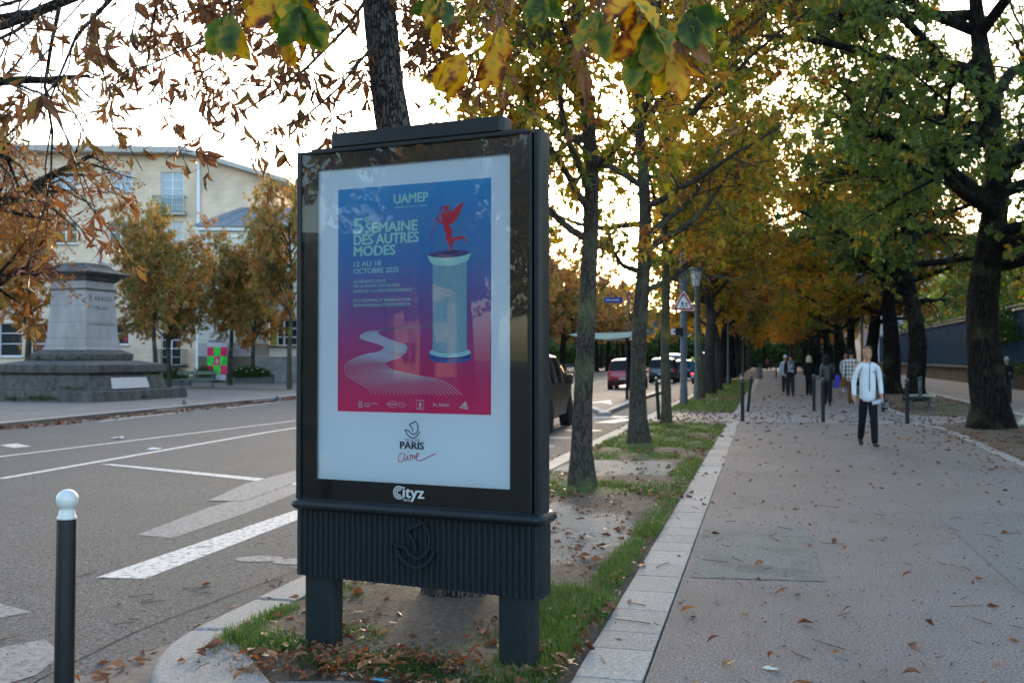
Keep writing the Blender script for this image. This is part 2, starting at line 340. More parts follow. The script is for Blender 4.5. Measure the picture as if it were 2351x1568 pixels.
# alley kerb + alley
ak=emp('alley_kerb',(0,0,0),kind='structure')
kerbline(ak,[(6.72,12),(6.8,25.9)],.28,0.0,side=-1,y0=12,y1=26,seed=12,down=.14)
kerbline(ak,[(6.85,29.8),(6.95,36),(7.25,60),(7.6,90)],.3,0.0,side=-1,y0=29,y1=90,seed=13,down=.14,lenr=(.95,1.3))
sheet('alley',[(7.0,12),(7.0,36),(7.4,60),(8,FAR),(12.7,FAR),(12.6,12)],.0,M['path'],thick=.15)
# grass / soil strips
def ell(x,y,cx,cy,rx,ry): return ((x-cx)/rx)**2+((y-cy)/ry)**2
def gdens(x,y):
    g=np.zeros_like(x)
    def add(cx,cy,rx,ry,a):
        np.maximum(g,a*np.clip(1.35-ell(x,y,cx,cy,rx,ry),0,1),out=g)
    add(-1.22,5.25,.22,.9,1.0); add(-1.3,6.3,.35,.6,.9); add(-1.12,7.6,.13,1.6,.7); add(-2.95,5.35,.14,.6,.6); add(-2.8,5.15,.22,.18,.7); add(-2.7,6.3,.4,.3,.45); add(-1.75,6.3,.3,.2,.5); add(-2.2,6.7,.5,.3,.4); add(-2.25,5.35,.35,.3,.36); add(-1.6,5.3,.35,.35,.34); add(-2.7,5.0,.2,.15,.6); add(-1.9,4.85,.6,.18,.42); add(-1.3,4.8,.25,.2,.7)
    add(-1.1,10.3,.18,1.8,.8); add(-2.2,12.1,1.0,.8,1.0); add(-1.3,12.2,.5,.7,.8); add(-1.15,14.5,.2,2.2,.9); add(-2.9,13.0,.3,1.0,.6); add(-2.2,16.2,1.1,.9,.75); add(-2.1,18.8,1.4,1.8,1); add(-2.1,22.5,1.5,2.6,1.0)
    add(-2,34,1.8,5,1.0); add(-2,60,1.8,25,.85)
    add(5.4,31.5,1.7,2,.55); add(4.6,23.6,1.2,.9,.5); add(5.4,36,1.6,4,.6); add(5.2,60,1.6,22,.5); add(3.95,15.4,.35,1.2,.5); add(5.3,19,1.3,1.4,.35)
    return g
def sdens(x,y):
    s=np.zeros_like(x)
    def add(cx,cy,rx,ry,a): np.maximum(s,a*np.clip(1.4-ell(x,y,cx,cy,rx,ry),0,1),out=s)
    add(-2.1,8.9,1.0,1.7,1); add(-2.2,14.4,.95,1.1,1); add(-1.95,5.75,.2,.3,.2); add(-2.3,30.8,1,.9,.8); add(-2.3,25.3,1.2,.5,.7)
    return s
rng=np.random.default_rng(3)
def strip(name,x0,x1,y0,y1,step,edge=None):
    nx=max(2,int((x1-x0)/step)+1); ny=max(2,int((y1-y0)/(step*1.3))+1)
    X,Y=np.meshgrid(np.linspace(x0,x1,nx),np.linspace(y0,y1,ny))
    fy=None
    if edge: # bent front boundary
        ex=np.array([p[0] for p in edge]); ey=np.array([p[1] for p in edge]); fy=np.interp(X,ex,ey); t=np.clip((y1-Y)/(y1-y0),0,1); Y=Y+(fy-y0)*t**3
    d=np.minimum.reduce([X-x0,x1-X]) if fy is None else np.minimum.reduce([X-x0,x1-X,(Y-fy)*.9-.12])
    Z=-.012+.035*np.clip(d/.22,-.6,1)+.018*np.sin(X*5+Y*3.1)*np.clip(d/.3,0,1)+.012*np.sin(Y*2.3-X*7)*np.clip(d/.3,0,1)+rng.normal(0,.004,X.shape)
    if y0<6: 
        for ty in (6.2,): Z+=.07*np.exp(-((X+1.97)**2+(Y-ty)**2)/.18)
    V=np.stack([X,Y,Z],-1).reshape(-1,3); I=np.arange(nx*ny).reshape(ny,nx)
    F=np.stack([I[:-1,:-1],I[:-1,1:],I[1:,1:],I[1:,:-1]],-1).reshape(-1,4)
    x,y=V[:,0],V[:,1]
    o=link(name,bigmesh(name,V,F,M['soil'],attrs={'grass':gdens(x,y)*.62,'sand':sdens(x,y)})); tag(o,kind='structure'); return o
strip('planting_strip',-3.04,-.955,4.6,12,.05,edge=[(-3.10,5.20),(-2.95,5.0),(-2.66,4.70),(-2.36,4.42),(-2.0,4.52),(-1.45,4.40),(-.95,4.30)])
strip('planting_strip',-3.04,-1.0,12,25.86,.1)
strip('planting_strip',-3.04,-1.03,29.78,FAR,.5)
strip('planting_strip',3.86,6.72,12,25.86,.12)
strip('planting_strip',3.78,6.9,29.78,FAR,.5)
# road markings, 4 mm above the asphalt
def mark(name,pts,m='paint',z=RZ+.004): return sheet(name,pts,z,M[m])
def gl(*p): return [G(u,v,RZ) for u,v in p]
mark('lane_line',[(-13.15,13.6),(-13.02,13.6),(-12.6,25.4),(-12.0,60),(-12.0,110),(-12.13,110),(-12.13,60),(-12.72,25.4)])
mark('lane_line',[(-10.73,12.0),(-10.58,12.0),(-11.25,21),(-11.42,30),(-11.5,60),(-11.65,60),(-11.56,30),(-11.4,21)])
for a in (14.6,23.6,31.1,38.6): 
    xx=-18.0-.075*(a-20)*.9
    mark('lane_dash',[(xx+.45,a),(xx+.58,a),(xx+.1,a+4.6),(xx-.03,a+4.6)])
mark('cycle_lane_dash',[(-5.12,6.78),(-4.72,6.84),(-4.90,10.4),(-5.20,10.3)])
mark('cycle_lane_dash',[(-5.05,14.0),(-4.86,14.0),(-4.86,17.5),(-5.05,17.5)])
mark('cycle_lane_line',[(-5.25,22),(-5.12,22),(-5.0,28.9),(-5.14,28.9)],'paint')
mark('old_marking',gl((315,1228),(395,1236),(560,1180),(690,1128),(690,1105),(480,1165)),'paint_old')
mark('old_marking',gl((478,1150),(560,1152),(690,1104),(690,1078),(560,1112)),'paint_old',RZ+.008)
mark('stop_line',gl((228,1066),(262,1066),(690,1107),(690,1115),(450,1090)),'paint',RZ+.006)
mark('lane_dash',gl((0,1022),(38,1018),(72,1025),(30,1028)))
mark('crosswalk_bar',[(-4.42,5.02),(-4.30,5.22),(-3.98,4.98),(-3.86,4.62),(-3.95,4.3),(-4.6,4.0)],'paint_old')
mark('crosswalk_bar',[(-6.6,6.2),(-4.95,5.55),(-4.85,5.75),(-6.5,6.4)],'paint_old')
mark('crosswalk_bar',[(-4.55,26.4),(-4.0,26.4),(-3.6,28.4),(-4.1,28.4)]); mark('crosswalk_bar',[(-5.0,28.7),(-4.1,28.7),(-4.0,29.6),(-4.7,29.7)])
# cycle symbol ovals
def oval(cx,cy,rx,ry,rot,name='cycle_symbol',m='paint_old'):
    c,s=math.cos(rot),math.sin(rot)
    return mark(name,[(cx+rx*math.cos(a)*c-ry*math.sin(a)*s,cy+rx*math.cos(a)*s+ry*math.sin(a)*c) for a in [i*math.pi/12 for i in range(24)]],m)
oval(-4.24,7.76,.20,.13,.3); oval(-3.86,7.75,.22,.13,.3); oval(-4.0,8.3,.12,.07,.6)
oval(-4.35,19.0,.3,.4,0); oval(-4.4,21.2,.3,.35,0); oval(-4.3,23.5,.45,.3,.2,m='paint')
# dark sealed joint parallel to the kerb
jt=[(-3.62,3.6),(-3.80,4.6),(-3.87,5.5),(-3.80,6.5),(-3.70,7.5),(-3.66,12),(-3.66,40)]
tag(MB().add([(x,y,RZ+.0055) for x,y in jt]+[(x+.009,y,RZ+.0055) for x,y in jt[::-1]],[(i,i+1,12-i,13-i) for i in range(6)]).build('sealed_joint',mat('tar',(.008,.008,.008),.95)),kind='structure')
# raised bus platform with its kerb
sheet('bus_platform',[(-7.75,32.5),(-5.75,32.5),(-5.0,29.9),(-5.1,50),(-7.75,50)],.0,M['path'],thick=.15)
bk=emp('platform_kerb',(0,0,0),kind='structure')
kerbline(bk,[(-5.75,32.5),(-4.72,29.3),(-5.02,40),(-5.15,50)],.22,.0,side=1,y0=29,y1=50,seed=20)
mark('platform_arrow',[(-5.9,38),(-5.3,34.5),(-5.9,36),(-6.5,34.5)],z=.004)
mark('lane_dash',[(-8.6,33),(-8.45,33),(-8.5,40),(-8.65,40)])
# low monument-side stone ledge + plaza grass
sheet('plaza_grass',[(-32,47.5),(-24,45.0),(-22.5,46.5),(-31,50.5)],.006,M['soil'])
# ---------------------------------------------------------------- advertising display
def glyph(): pass
AX,AY,AR=-1.8465,5.0112,-.16
ad=emp('advertising_display',(AX,AY,0),AR,'dark grey two legged street advertising display with a blue to magenta poster','advertising display')
def rrect(x0,x1,y0,y1,r,n=6,corners=(1,1,1,1)):
    pts=[]
    for (cx,cy,a0),k in zip(((x1-r,y1-r,0),(x0+r,y1-r,90),(x0+r,y0+r,180),(x1-r,y0+r,270)),corners):
        if k: pts+=[(cx+r*math.cos(rad(a0+90*i/n)),cy+r*math.sin(rad(a0+90*i/n))) for i in range(n+1)]
        else: pts.append({0:(x1,y1),90:(x0,y1),180:(x0,y0),270:(x1,y0)}[a0])
    return pts
# plan: front y=-.03 back y=.19
MB().prism(rrect(-.70,.735,.006,.10,.03),.80,2.745).build('casing',M['metal_dark'],ad,smooth=True)
# side posts (rounded) proud of the door
MB().prism(rrect(.716,.756,-.042,.112,.030,8),.812,2.752).build('side_post',M['metal_dark'],ad,smooth=True)
MB().prism(rrect(-.715,-.69,-.042,.112,.011,5),.812,2.752).build('side_post',M['metal_dark'],ad,smooth=True)
# door frame around the glass: thin rim
mb=MB()
for c,d in (((0.01,-.028,2.742),(1.40,.03,.016)),((0.01,-.028,.818),(1.40,.03,.016)),((-.688,-.028,1.78),(.012,.029,1.93)),((.707,-.028,1.78),(.012,.029,1.93))): mb.box(c,d)
door=mb.build('door',M['metal_dark'],ad,bevel=.003)
# black printed border behind the glass
mb=MB(); x0,x1,z0,z1=-.585,.585,.936,2.646; X0,X1,Z0,Z1=-.682,.701,.826,2.734; yb=-.022
for a,b,c,d in ((X0,X1,Z0,z0),(X0,X1,z1,Z1),(X0,x0,z0,z1),(x1,X1,z0,z1)):
    mb.box(((a+b)/2,yb,(c+d)/2),(b-a,.004,d-c))
mb.build('glass_border',M['black_gloss'],door)
box('poster_sheet',(0,0,1.79),(1.2,.004,1.74),mat('poster_skylit_blue',(.66,.77,.89),.5),ad); ps=bpy.data.objects['poster_sheet']  # white paper tinted blue: the sky's light is put into its colour
gm=glassmat('display_glass',(.93,.975,1.0),1.5)
MB().add([(X0,-.036,Z0),(X1,-.036,Z0),(X1,-.036,Z1),(X0,-.036,Z1)],[(0,1,2,3)]).build('glass_pane',gm,door)
# top cap, moulding, skirt, legs
MB().prism(rrect(-.505,.550,-.03,.10,.03),2.762,2.842).build('top_cap',M['metal_dark'],ad,bevel=.006,smooth=True)
box('cap_base',(.02,.04,2.755),(1.30,.12,.02),M['black_gloss'],ad)
mb=MB(); prof=[(.0,.765),(.022,.770),(.034,.785),(.036,.795),(.030,.81),(.012,.822),(0,.822)]
ring_=[]
base=lambda e:rrect(-.705-e,.752+e,-.046-e,.125+e,.04+e*.5,8)
V=[];F=[];n=None
for e,z in prof:
    r=base(e); n=len(r); V+=[(x,y,z) for x,y in r]
for i in range(len(prof)-1):
    F+=[(i*n+k,i*n+(k+1)%n,(i+1)*n+(k+1)%n,(i+1)*n+k) for k in range(n)]
F+=[tuple(range(n)),tuple(range((len(prof)-1)*n,len(prof)*n))]
MB().add(V,F).build('moulding',M['metal_dark'],ad,smooth=True)
box('skirt_core',(.02,.045,.585),(1.42,.13,.365),M['metal_mat'],ad)
sk=bpy.data.objects['skirt_core']; k=0
# fluted front: flutes follow the rounded ends
fl=[]
x=-.69
while x<.735: fl.append((x,-.036,0)); x+=.0345
for i,(x,y,a) in enumerate(fl):
    w_=.0335
    MB().prism([(-w_/2,.02),(w_/2,.02),(w_/2,.004),(w_/2-.006,-.006),(w_/2-.010,-.008),(-w_/2+.010,.001),(-w_/2+.004,.003),(-w_/2,.004)],.40,.765).build('flute',M['metal_mat'],ad,loc=(x,y,0))
for i,a in enumerate((20,45,70)):
    MB().box((0,0,.5825),(.034,.012,.365)).build('flute',M['metal_mat'],ad,loc=(.728+.022*math.sin(rad(a))+.0,-.036+.03*(1-math.cos(rad(a)))+.01,0),rot=(0,0,rad(a)))
for i in range(3): MB().box((0,0,.5825),(.034,.012,.365)).build('flute',M['metal_mat'],ad,loc=(.750,.015+.036*i,0),rot=(0,0,rad(90)))
box('skirt_back',(.70,.05,.585),(.09,.13,.36),M['metal_mat'],ad)
for x in (-.665,.52):
    MB().prism(rrect(x-.012,x+.185,-.018,.105,.035,6),-.08,.43).build('leg',M['metal_mat'],ad,smooth=True)
for x in (-.30,.28): MB().tube([(x,-.05,.72),(x,-.038,.72)],.007,8).build('screw',M['metal_dark'],ad)
MB().tube([(.755,-.052,.90),(.755,-.03,.90)],.006,8).build('lock',M['rubber'],ad)
# raised city emblem on the skirt
def stroke(pts,wd,y,depth=0,closed=False,sm=True,taper=None):
    P=[Vector((a,b)) for a,b in pts]
    if sm:
        Q=[]; n=len(P); 
        for i in range(n-1):
            p0=P[max(i-1,0)];p1=P[i];p2=P[i+1];p3=P[min(i+2,n-1)]
            for s in range(6):
                t=s/6; Q.append(.5*((2*p1)+(-p0+p2)*t+(2*p0-5*p1+4*p2-p3)*t*t+(-p0+3*p1-3*p2+p3)*t**3))
        Q.append(P[-1]); P=Q
    mb=MB(); n=len(P); Lf=[];Rt=[]
    for i,p in enumerate(P):
        t=(P[min(i+1,n-1)]-P[max(i-1,0)]); t=t.normalized() if t.length>1e-9 else Vector((1,0)); nn=Vector((-t.y,t.x)); wv=wd*(taper(i/(n-1)) if taper else 1)
        Lf.append(p+nn*wv/2); Rt.append(p-nn*wv/2)
    V=[(q.x,y,q.y) for q in Lf]+[(q.x,y,q.y) for q in Rt]; F=[(i,i+1,n+i+1,n+i) for i in range(n-1)]
    if depth:
        V+=[(a,y+depth,c) for a,_,c in V]; m2=2*n
        F+=[(i,i+1,m2+i+1,m2+i) for i in range(n-1)]+[(n+i,n+i+1,m2+n+i+1,m2+n+i) for i in range(n-1)]+[(0,n,m2+n,m2),(n-1,m2+n-1,m2+2*n-1,2*n-1)]
    return mb.add(V,F)
def merge(ms):
    r=MB()
    for m_ in ms: r.add(m_.v,m_.f)
    return r
def ship(ox,oz,s,wd,y,depth=0):
    "sail and hull outline of the city emblem; unit box about 1 wide"
    f=lambda l:[(ox+a*s,oz+b*s) for a,b in l]
    return merge([stroke(f([(-.22,.52),(.27,.76)]),wd,y,depth,sm=False),
        stroke(f([(.25,.76),(.42,.50),(.44,.22),(.33,-.02),(.10,-.14),(-.12,-.05),(-.22,.09)]),wd,y,depth),
        stroke(f([(-.22,.09),(-.55,.16)]),wd,y,depth,sm=False),
        stroke(f([(-.55,.17),(-.42,-.10),(-.20,-.30),(.05,-.38),(.32,-.28),(.50,-.10),(.60,.08)]),wd,y,depth),
        stroke(f([(-.22,.52),(-.06,.36),(.03,.20),(.04,.03)]),wd,y,depth)])
ship(.045,.585,.21,.017,-.058,.02).build('emblem',M['metal_dark'],ad)
# --- printed poster
def printmat(name,c,rough=.45): return mat(name,c,rough)
def gradmat():
    m,n,b=newmat('poster_gradient'); N=n.nodes; L=n.links
    tc=N.new('ShaderNodeTexCoord'); sp=N.new('ShaderNodeSeparateXYZ'); L.new(tc.outputs['Object'],sp.inputs[0])
    mr=N.new('ShaderNodeMapRange'); mr.inputs[1].default_value=1.31; mr.inputs[2].default_value=2.53; L.new(sp.outputs['Z'],mr.inputs[0])
    cr=N.new('ShaderNodeValToRGB'); e=cr.color_ramp.elements
    for i,(p,c) in enumerate([(0,(.62,.004,.11)),(.22,(.42,.025,.16)),(.45,(.18,.08,.31)),(.66,(.045,.18,.48)),(1,(.002,.26,.60))]):
        if i>1: e.new(p)
    cs=[(0,(.62,.004,.11)),(.22,(.42,.025,.16)),(.45,(.18,.08,.31)),(.66,(.045,.18,.48)),(1,(.002,.26,.60))]
    for i,(p,c) in enumerate(cs): e[i].position=p; e[i].color=(*c,1)
    L.new(mr.outputs[0],cr.inputs[0]); L.new(cr.outputs[0],b.inputs['Base Color']); b.inputs['Roughness'].default_value=.4; return m
ink=printmat('ink_mint',(.32,.66,.66)); inkw=printmat('ink_pale',(.55,.50,.62)); inkn=printmat('ink_navy',(.008,.02,.06)); inkr=printmat('ink_red',(.55,.01,.05)); inkb=printmat('ink_blue',(.03,.09,.36)); inkp=printmat('ink_purple',(.035,.03,.16)); inkd=printmat('ink_deep',(.012,.055,.17)); ink_l=printmat('ink_light',(.30,.60,.72))
grey_l=printmat('lettering_grey',(.38,.42,.45))
def flat(name,mb,m,par): return mb.build(name,m,par)
MB().add([(-.462,-.0035,1.31),(.470,-.0035,1.31),(.470,-.0035,2.532),(-.462,-.0035,2.532)],[(0,1,2,3)]).build('poster_artwork',gradmat(),ps)
art=ad
TXT=[]
def text(s,x0,x1,z0,z1,m,par,y,bold=0.0,name='lettering',rot=None):
    cu=bpy.data.curves.new(name,'FONT'); cu.body=s; cu.size=1; cu['b']=bold; cu.resolution_u=3; cu.materials.append(m); cu.fill_mode='FRONT'
    o=link(name,cu,par); o.rotation_euler=rot or (rad(90),0,0); TXT.append((o,x0,x1,z0,z1,y)); return o
yt=-.0065
T=lambda *a,**k:text(*a,k.pop('m',ink),ps,yt,**k)
T('UAMEP',-.105,.102,2.432,2.482,bold=.035); T('collectif des autres modes',-.102,.097,2.406,2.421,m=ink_l,bold=.015)
T('5',-.36,-.299,2.282,2.366,bold=.03); T('e',-.291,-.260,2.342,2.370,bold=.02); T('SEMAINE',-.282,.038,2.283,2.338,bold=.042); T('DES AUTRES',-.357,.045,2.220,2.275,bold=.042); T('MODES',-.357,-.098,2.159,2.212,bold=.042)
T('12 AU 18',-.357,-.187,2.101,2.129,bold=.02); T('OCTOBRE 2025',-.359,-.077,2.063,2.091,bold=.02)
T('LE RENDEZ-VOUS',-.359,-.158,2.012,2.028,bold=.012); T('DE LA MODE CIRCULAIRE',-.359,-.069,1.987,2.003,bold=.012); T('DANS LE 11e ARRONDISSEMENT',-.359,.007,1.959,1.975,bold=.012)
T('PROGRAMME ET RÉSERVATION',-.359,-.002,1.907,1.928,bold=.012); T('SEMAINEDESAUTRESMODES.FR',-.359,.0,1.882,1.898,bold=.012)
T('mairie Onze',-.287,-.204,1.351,1.364,m=inkw); T('Paris',-.287,-.252,1.337,1.349,m=inkw,bold=.02); T('syctom',-.137,-.086,1.346,1.360,m=inkw,bold=.02)
T('ADEME',.040,.075,1.372,1.378,m=inkw); T('Re_fashion',.135,.230,1.347,1.366,m=inkw,bold=.02); T('MAIF',.297,.332,1.344,1.356,m=inkr,bold=.02)
for i,s in enumerate(("l'agence","métropolitaine","des déchets","ménagers")): T(s,-.064,(-.040,-.022,-.028,-.034)[i],1.3625-.008*i,1.3675-.008*i,m=inkw)
T('VILLE DE',-.037,.056,1.161,1.174,m=inkn); T('PARIS',-.064,.079,1.119,1.157,m=inkn,bold=.035)
text('MEDIA',-.026,.018,.846,.857,grey_l,door,-.0385,bold=.02); text('ityz',-.028,.098,.846,.920,grey_l,door,-.0385,bold=.03)
bpy.context.view_layer.update()
for o,x0,x1,z0,z1,y in TXT:
    bb=o.bound_box; bx0=min(p[0] for p in bb);bx1=max(p[0] for p in bb);by0=min(p[1] for p in bb);by1=max(p[1] for p in bb)
    sx=(x1-x0)/(bx1-bx0); sy=(z1-z0)/(by1-by0); o.scale=(sx,sy,1); o.location=(x0-bx0*sx,y,z0-by0*sy)
dg=bpy.context.evaluated_depsgraph_get()
def thicken(me,b,ax):
    if not b: return me
    n=len(me.vertices); V=[v.co.copy() for v in me.vertices]; F=[tuple(p.vertices) for p in me.polygons]; VV=[];FF=[]
    for i,(dx,dz) in enumerate(((0,0),(-b,0),(b,0),(0,b*.6),(0,-b*.6))):
        VV+=[(v.x+dx,v.y+dz,.00012*i) for v in V]; FF+=[tuple(q+i*n for q in f) for f in F]
    m2=bpy.data.meshes.new(me.name); m2.from_pydata(VV,[],FF); m2.materials.append(me.materials[0]); return m2
for o,*_ in TXT:
    me=bpy.data.meshes.new_from_object(o.evaluated_get(dg)); me=thicken(me,o.data['b'],0); n_=link('lettering',me,o.parent,o.location,o.rotation_euler); n_.scale=o.scale; bpy.data.objects.remove(o)
# city logo, handwriting, media logo
ship(.0085,1.208,.078,.0055,yt).build('city_logo',inkn,ps)
merge([stroke([(-.044,1.089),(-.056,1.096),(-.071,1.083),(-.075,1.062),(-.066,1.047),(-.052,1.052),(-.041,1.070),(-.038,1.094)],.0035,yt),
 stroke([(-.038,1.094),(-.039,1.070),(-.034,1.058),(-.026,1.062),(-.021,1.085)],.0035,yt),stroke([(-.021,1.085),(-.019,1.066),(-.013,1.060),(-.008,1.066)],.0035,yt),
 stroke([(-.006,1.090),(-.003,1.062)],.0035,yt,sm=False),stroke([(-.004,1.075),(.004,1.089),(.009,1.085),(.010,1.062)],.0035,yt),stroke([(.010,1.072),(.019,1.086),(.023,1.080),(.024,1.064)],.0035,yt),
 stroke([(.026,1.072),(.040,1.082),(.047,1.093),(.041,1.099),(.033,1.086),(.035,1.066),(.047,1.058),(.066,1.061),(.100,1.078),(.150,1.101)],.0042,yt),stroke([(-.016,1.101),(-.013,1.108)],.004,yt,sm=False)]).build('handwriting',mat('ink_crimson',(.45,.01,.06),.5),ps)
arc=lambda cx,cz,r,a0,a1,n=14:[(cx+r*math.cos(rad(a0+(a1-a0)*i/n)),cz+r*math.sin(rad(a0+(a1-a0)*i/n))) for i in range(n+1)]
merge([stroke(arc(-.052,.889,r,48,312),.0065,-.0385,sm=False) for r in (.033,.0225,.012)]).build('media_logo',grey_l,door)
# spool column
mb=MB(); ys=-.0045
mb.add([(.131,ys,2.10),(.331,ys,2.10),(.331,ys,1.637)]+[(a,ys,b) for a,b in [(.29,1.627),(.231,1.622),(.17,1.627)]]+[(.131,ys,1.637)],[tuple(range(7))]); mb.build('printed_column',inkd,ps)
def lens(cx,cz,rx,rz,y,n=28): return MB().add([(cx+rx*math.cos(2*math.pi*i/n),y,cz+rz*math.sin(2*math.pi*i/n)) for i in range(n)],[tuple(range(n))])
lens(.2325,1.602,.121,.027,-.0039).build('printed_column_base',inkb,ps)
MB().add([(.1115,-.0039,1.602),(.3535,-.0039,1.602),(.3535,-.0039,1.632),(.1115,-.0039,1.632)],[(0,1,2,3)]).build('printed_column_base',inkb,ps)
lens(.2325,1.632,.121,.027,-.0042).build('printed_column_rim',ink_l,ps)
st=[]
nst=43
for i in range(nst):
    z=2.092-.4565*i/(nst-1)+.006; sag=.014
    st.append(stroke([(.131,z),(.165,z-.009),(.2,z-.013),(.231,z-sag),(.262,z-.013),(.297,z-.009),(.331,z)],.0062,-.0052))
merge(st).build('printed_thread_turns',ink_l,ps)
# capital
cap_b=[(.131+.0,2.099),(.18,2.090),(.231,2.087),(.28,2.091),(.331,2.104)]
MB().add([(a,-.0056,b) for a,b in [(.098,2.147),(.130,2.136),(.18,2.130),(.231,2.1285),(.28,2.131),(.325,2.138),(.357,2.149),(.343,2.116),(.331,2.104),(.28,2.091),(.231,2.087),(.18,2.090),(.131,2.100),(.115,2.109)]],[tuple(range(14))]).build('printed_capital',ink,ps)
MB().add([(a,-.0048,b) for a,b in [(.098,2.147),(.12,2.156),(.16,2.165),(.231,2.169),(.30,2.165),(.34,2.157),(.357,2.149),(.325,2.134),(.231,2.125),(.13,2.132)]],[tuple(range(10))]).build('printed_capital_top',printmat('ink_violet',(.06,.06,.24)),ps)
lens(.229,2.155,.055,.0115,-.0052).build('printed_shadow_ellipse',inkp,ps)
# winged figure (silhouette)
fy=-.0058
merge([
 MB().add([(a,fy,b) for a,b in [(.197,2.302),(.183,2.330),(.182,2.364),(.196,2.369),(.207,2.357),(.219,2.369),(.236,2.372),(.250,2.355),(.256,2.335),(.246,2.315),(.226,2.300),(.241,2.283),(.246,2.264),(.244,2.243),(.252,2.222),(.250,2.204),(.243,2.190),(.248,2.176),(.234,2.163),(.225,2.162),(.234,2.176),(.229,2.195),(.214,2.215),(.208,2.240),(.207,2.262),(.196,2.285)]],[tuple(range(26))]),
 MB().add([(a,fy+.0003,b) for a,b in [(.226,2.355),(.262,2.385),(.312,2.420),(.305,2.395),(.292,2.362),(.272,2.328),(.250,2.309),(.228,2.302)]],[tuple(range(8))]),
 MB().add([(a,fy-.0003,b) for a,b in [(.243,2.226),(.262,2.234),(.288,2.237),(.308,2.238),(.318,2.230),(.330,2.208),(.322,2.206),(.312,2.222),(.285,2.222),(.262,2.216),(.246,2.206)]],[tuple(range(11))]),
 lens(.210,2.391,.0135,.0145,fy-.0004), stroke([(.207,2.380),(.211,2.362)],.014,fy-.0005,sm=False),
 stroke([(.226,2.396),(.236,2.384),(.232,2.370)],.006,fy-.0004),
 stroke([(.200,2.306),(.176,2.318),(.160,2.332),(.157,2.345)],.011,fy-.0004), stroke([(.184,2.403),(.175,2.392),(.160,2.352),(.140,2.300),(.122,2.256),(.112,2.232)],.0035,fy-.0004),
 stroke([(.184,2.403),(.186,2.390),(.176,2.368),(.163,2.345)],.003,fy-.0004)]).build('printed_figure',inkr,ps)
# ribbon of threads
TL=[(.131,1.773),(-.085,1.762),(-.174,1.756),(-.273,1.743),(-.316,1.722),(-.3,1.705),(-.236,1.689),(-.178,1.671),(-.165,1.659),(-.178,1.644),(-.218,1.632),(-.281,1.623),(-.354,1.601),(-.405,1.57),(-.417,1.546),(-.405,1.511),(-.354,1.48),(-.299,1.453),(-.258,1.43),(-.24,1.407)]
TR=[(.131,1.773),(-.085,1.762),(-.174,1.755),(-.207,1.743),(-.192,1.725),(-.138,1.703),(-.085,1.686),(-.041,1.674),(-.025,1.657),(-.036,1.628),(-.071,1.605),(-.111,1.592),(-.155,1.578),(-.153,1.566),(-.115,1.54),(-.04,1.525),(.068,1.506),(.175,1.488),(.238,1.459),(.305,1.41)]
merge([stroke([(a[0]*(1-t)+b[0]*t,a[1]*(1-t)+b[1]*t) for a,b in zip(TL,TR)],.0026,yt+.0003*(i%3)) for i,t in [(i,i/23) for i in range(24)]]).build('printed_threads',printmat('ink_thread',(.42,.45,.62)),ps)
merge([stroke([(TL[i][0]*(1-t)+TR[i][0]*t,TL[i][1]*(1-t)+TR[i][1]*t) for i in range(0,10)],.0058,-.0049) for t in [k/30 for k in range(31)]]).build('printed_ribbon',ink_l,ps)
# partner logos
lg=[]
for i in range(5):
    x=-.325+.0058*i; lg.append(stroke([(x,1.334),(x,1.372 if i%3 else 1.368)],.0022,yt,sm=False))
lg+= [stroke([(-.327,1.334),(-.300,1.334)],.002,yt,sm=False),stroke([(-.148,1.354),(-.130,1.365),(-.111,1.370),(-.092,1.365),(-.075,1.354),(-.092,1.342),(-.111,1.337),(-.130,1.342),(-.148,1.354)],.002,yt),stroke([(-.069,1.370),(-.069,1.338)],.0015,yt,sm=False)]
lg+= [stroke(p,.0018,yt,sm=False) for p in ([(.036,1.380),(.079,1.380)],[(.079,1.380),(.079,1.330)],[(.079,1.330),(.036,1.330)],[(.036,1.330),(.036,1.380)],[(.042,1.341),(.073,1.341)],[(.042,1.3375),(.073,1.3375)],[(.042,1.334),(.07,1.334)])]
lg+= [lens(.0575,1.357,.008,.009,yt),stroke([(.050,1.352),(.057,1.345),(.066,1.352)],.003,yt,sm=False),MB().add([(.286,yt+.0012,1.344),(.326,yt+.0012,1.379),(.340,yt+.0012,1.336)],[(0,1,2)])]
merge(lg).build('partner_logos',inkw,ps)
# ---------------------------------------------------------------- trees
def nrm(a): return a/np.maximum(np.linalg.norm(a,axis=-1,keepdims=True),1e-9)
def polyl(rng,S,D,Ln,k,up=0.,noise=.15):
    N=len(S); P=np.zeros((N,k,3)); T=np.zeros((N,k,3)); P[:,0]=S; d=nrm(D); T[:,0]=d; st=(Ln/(k-1))[:,None]
    for i in range(1,k):
        d=nrm(d+rng.normal(0,noise,(N,3))+np.array([0,0,1.])*up); P[:,i]=P[:,i-1]+d*st; T[:,i]=d
    return P,T
def sprout(rng,P,T,n,t0,t1,ang,aj=.2,flat=0.):
    N,k,_=P.shape; t=(np.arange(n)+rng.random((N,n)))/n*(t1-t0)+t0; x=t*(k-1); i=np.clip(x.astype(int),0,k-2); f=(x-i)[...,None]
    r=np.arange(N)[:,None]; pos=P[r,i]*(1-f)+P[r,i+1]*f; tan=nrm(T[r,i]*(1-f)+T[r,i+1]*f)
    q=rng.normal(0,1,(N,n,3)); q[...,2]*=(1-flat); q=nrm(q-(q*tan).sum(-1,keepdims=True)*tan)
    a=(ang+rng.normal(0,aj,(N,n)))[...,None]; d=tan*np.cos(a)+q*np.sin(a)
    return pos.reshape(-1,3),d.reshape(-1,3),t.reshape(-1),np.repeat(np.arange(N),n)
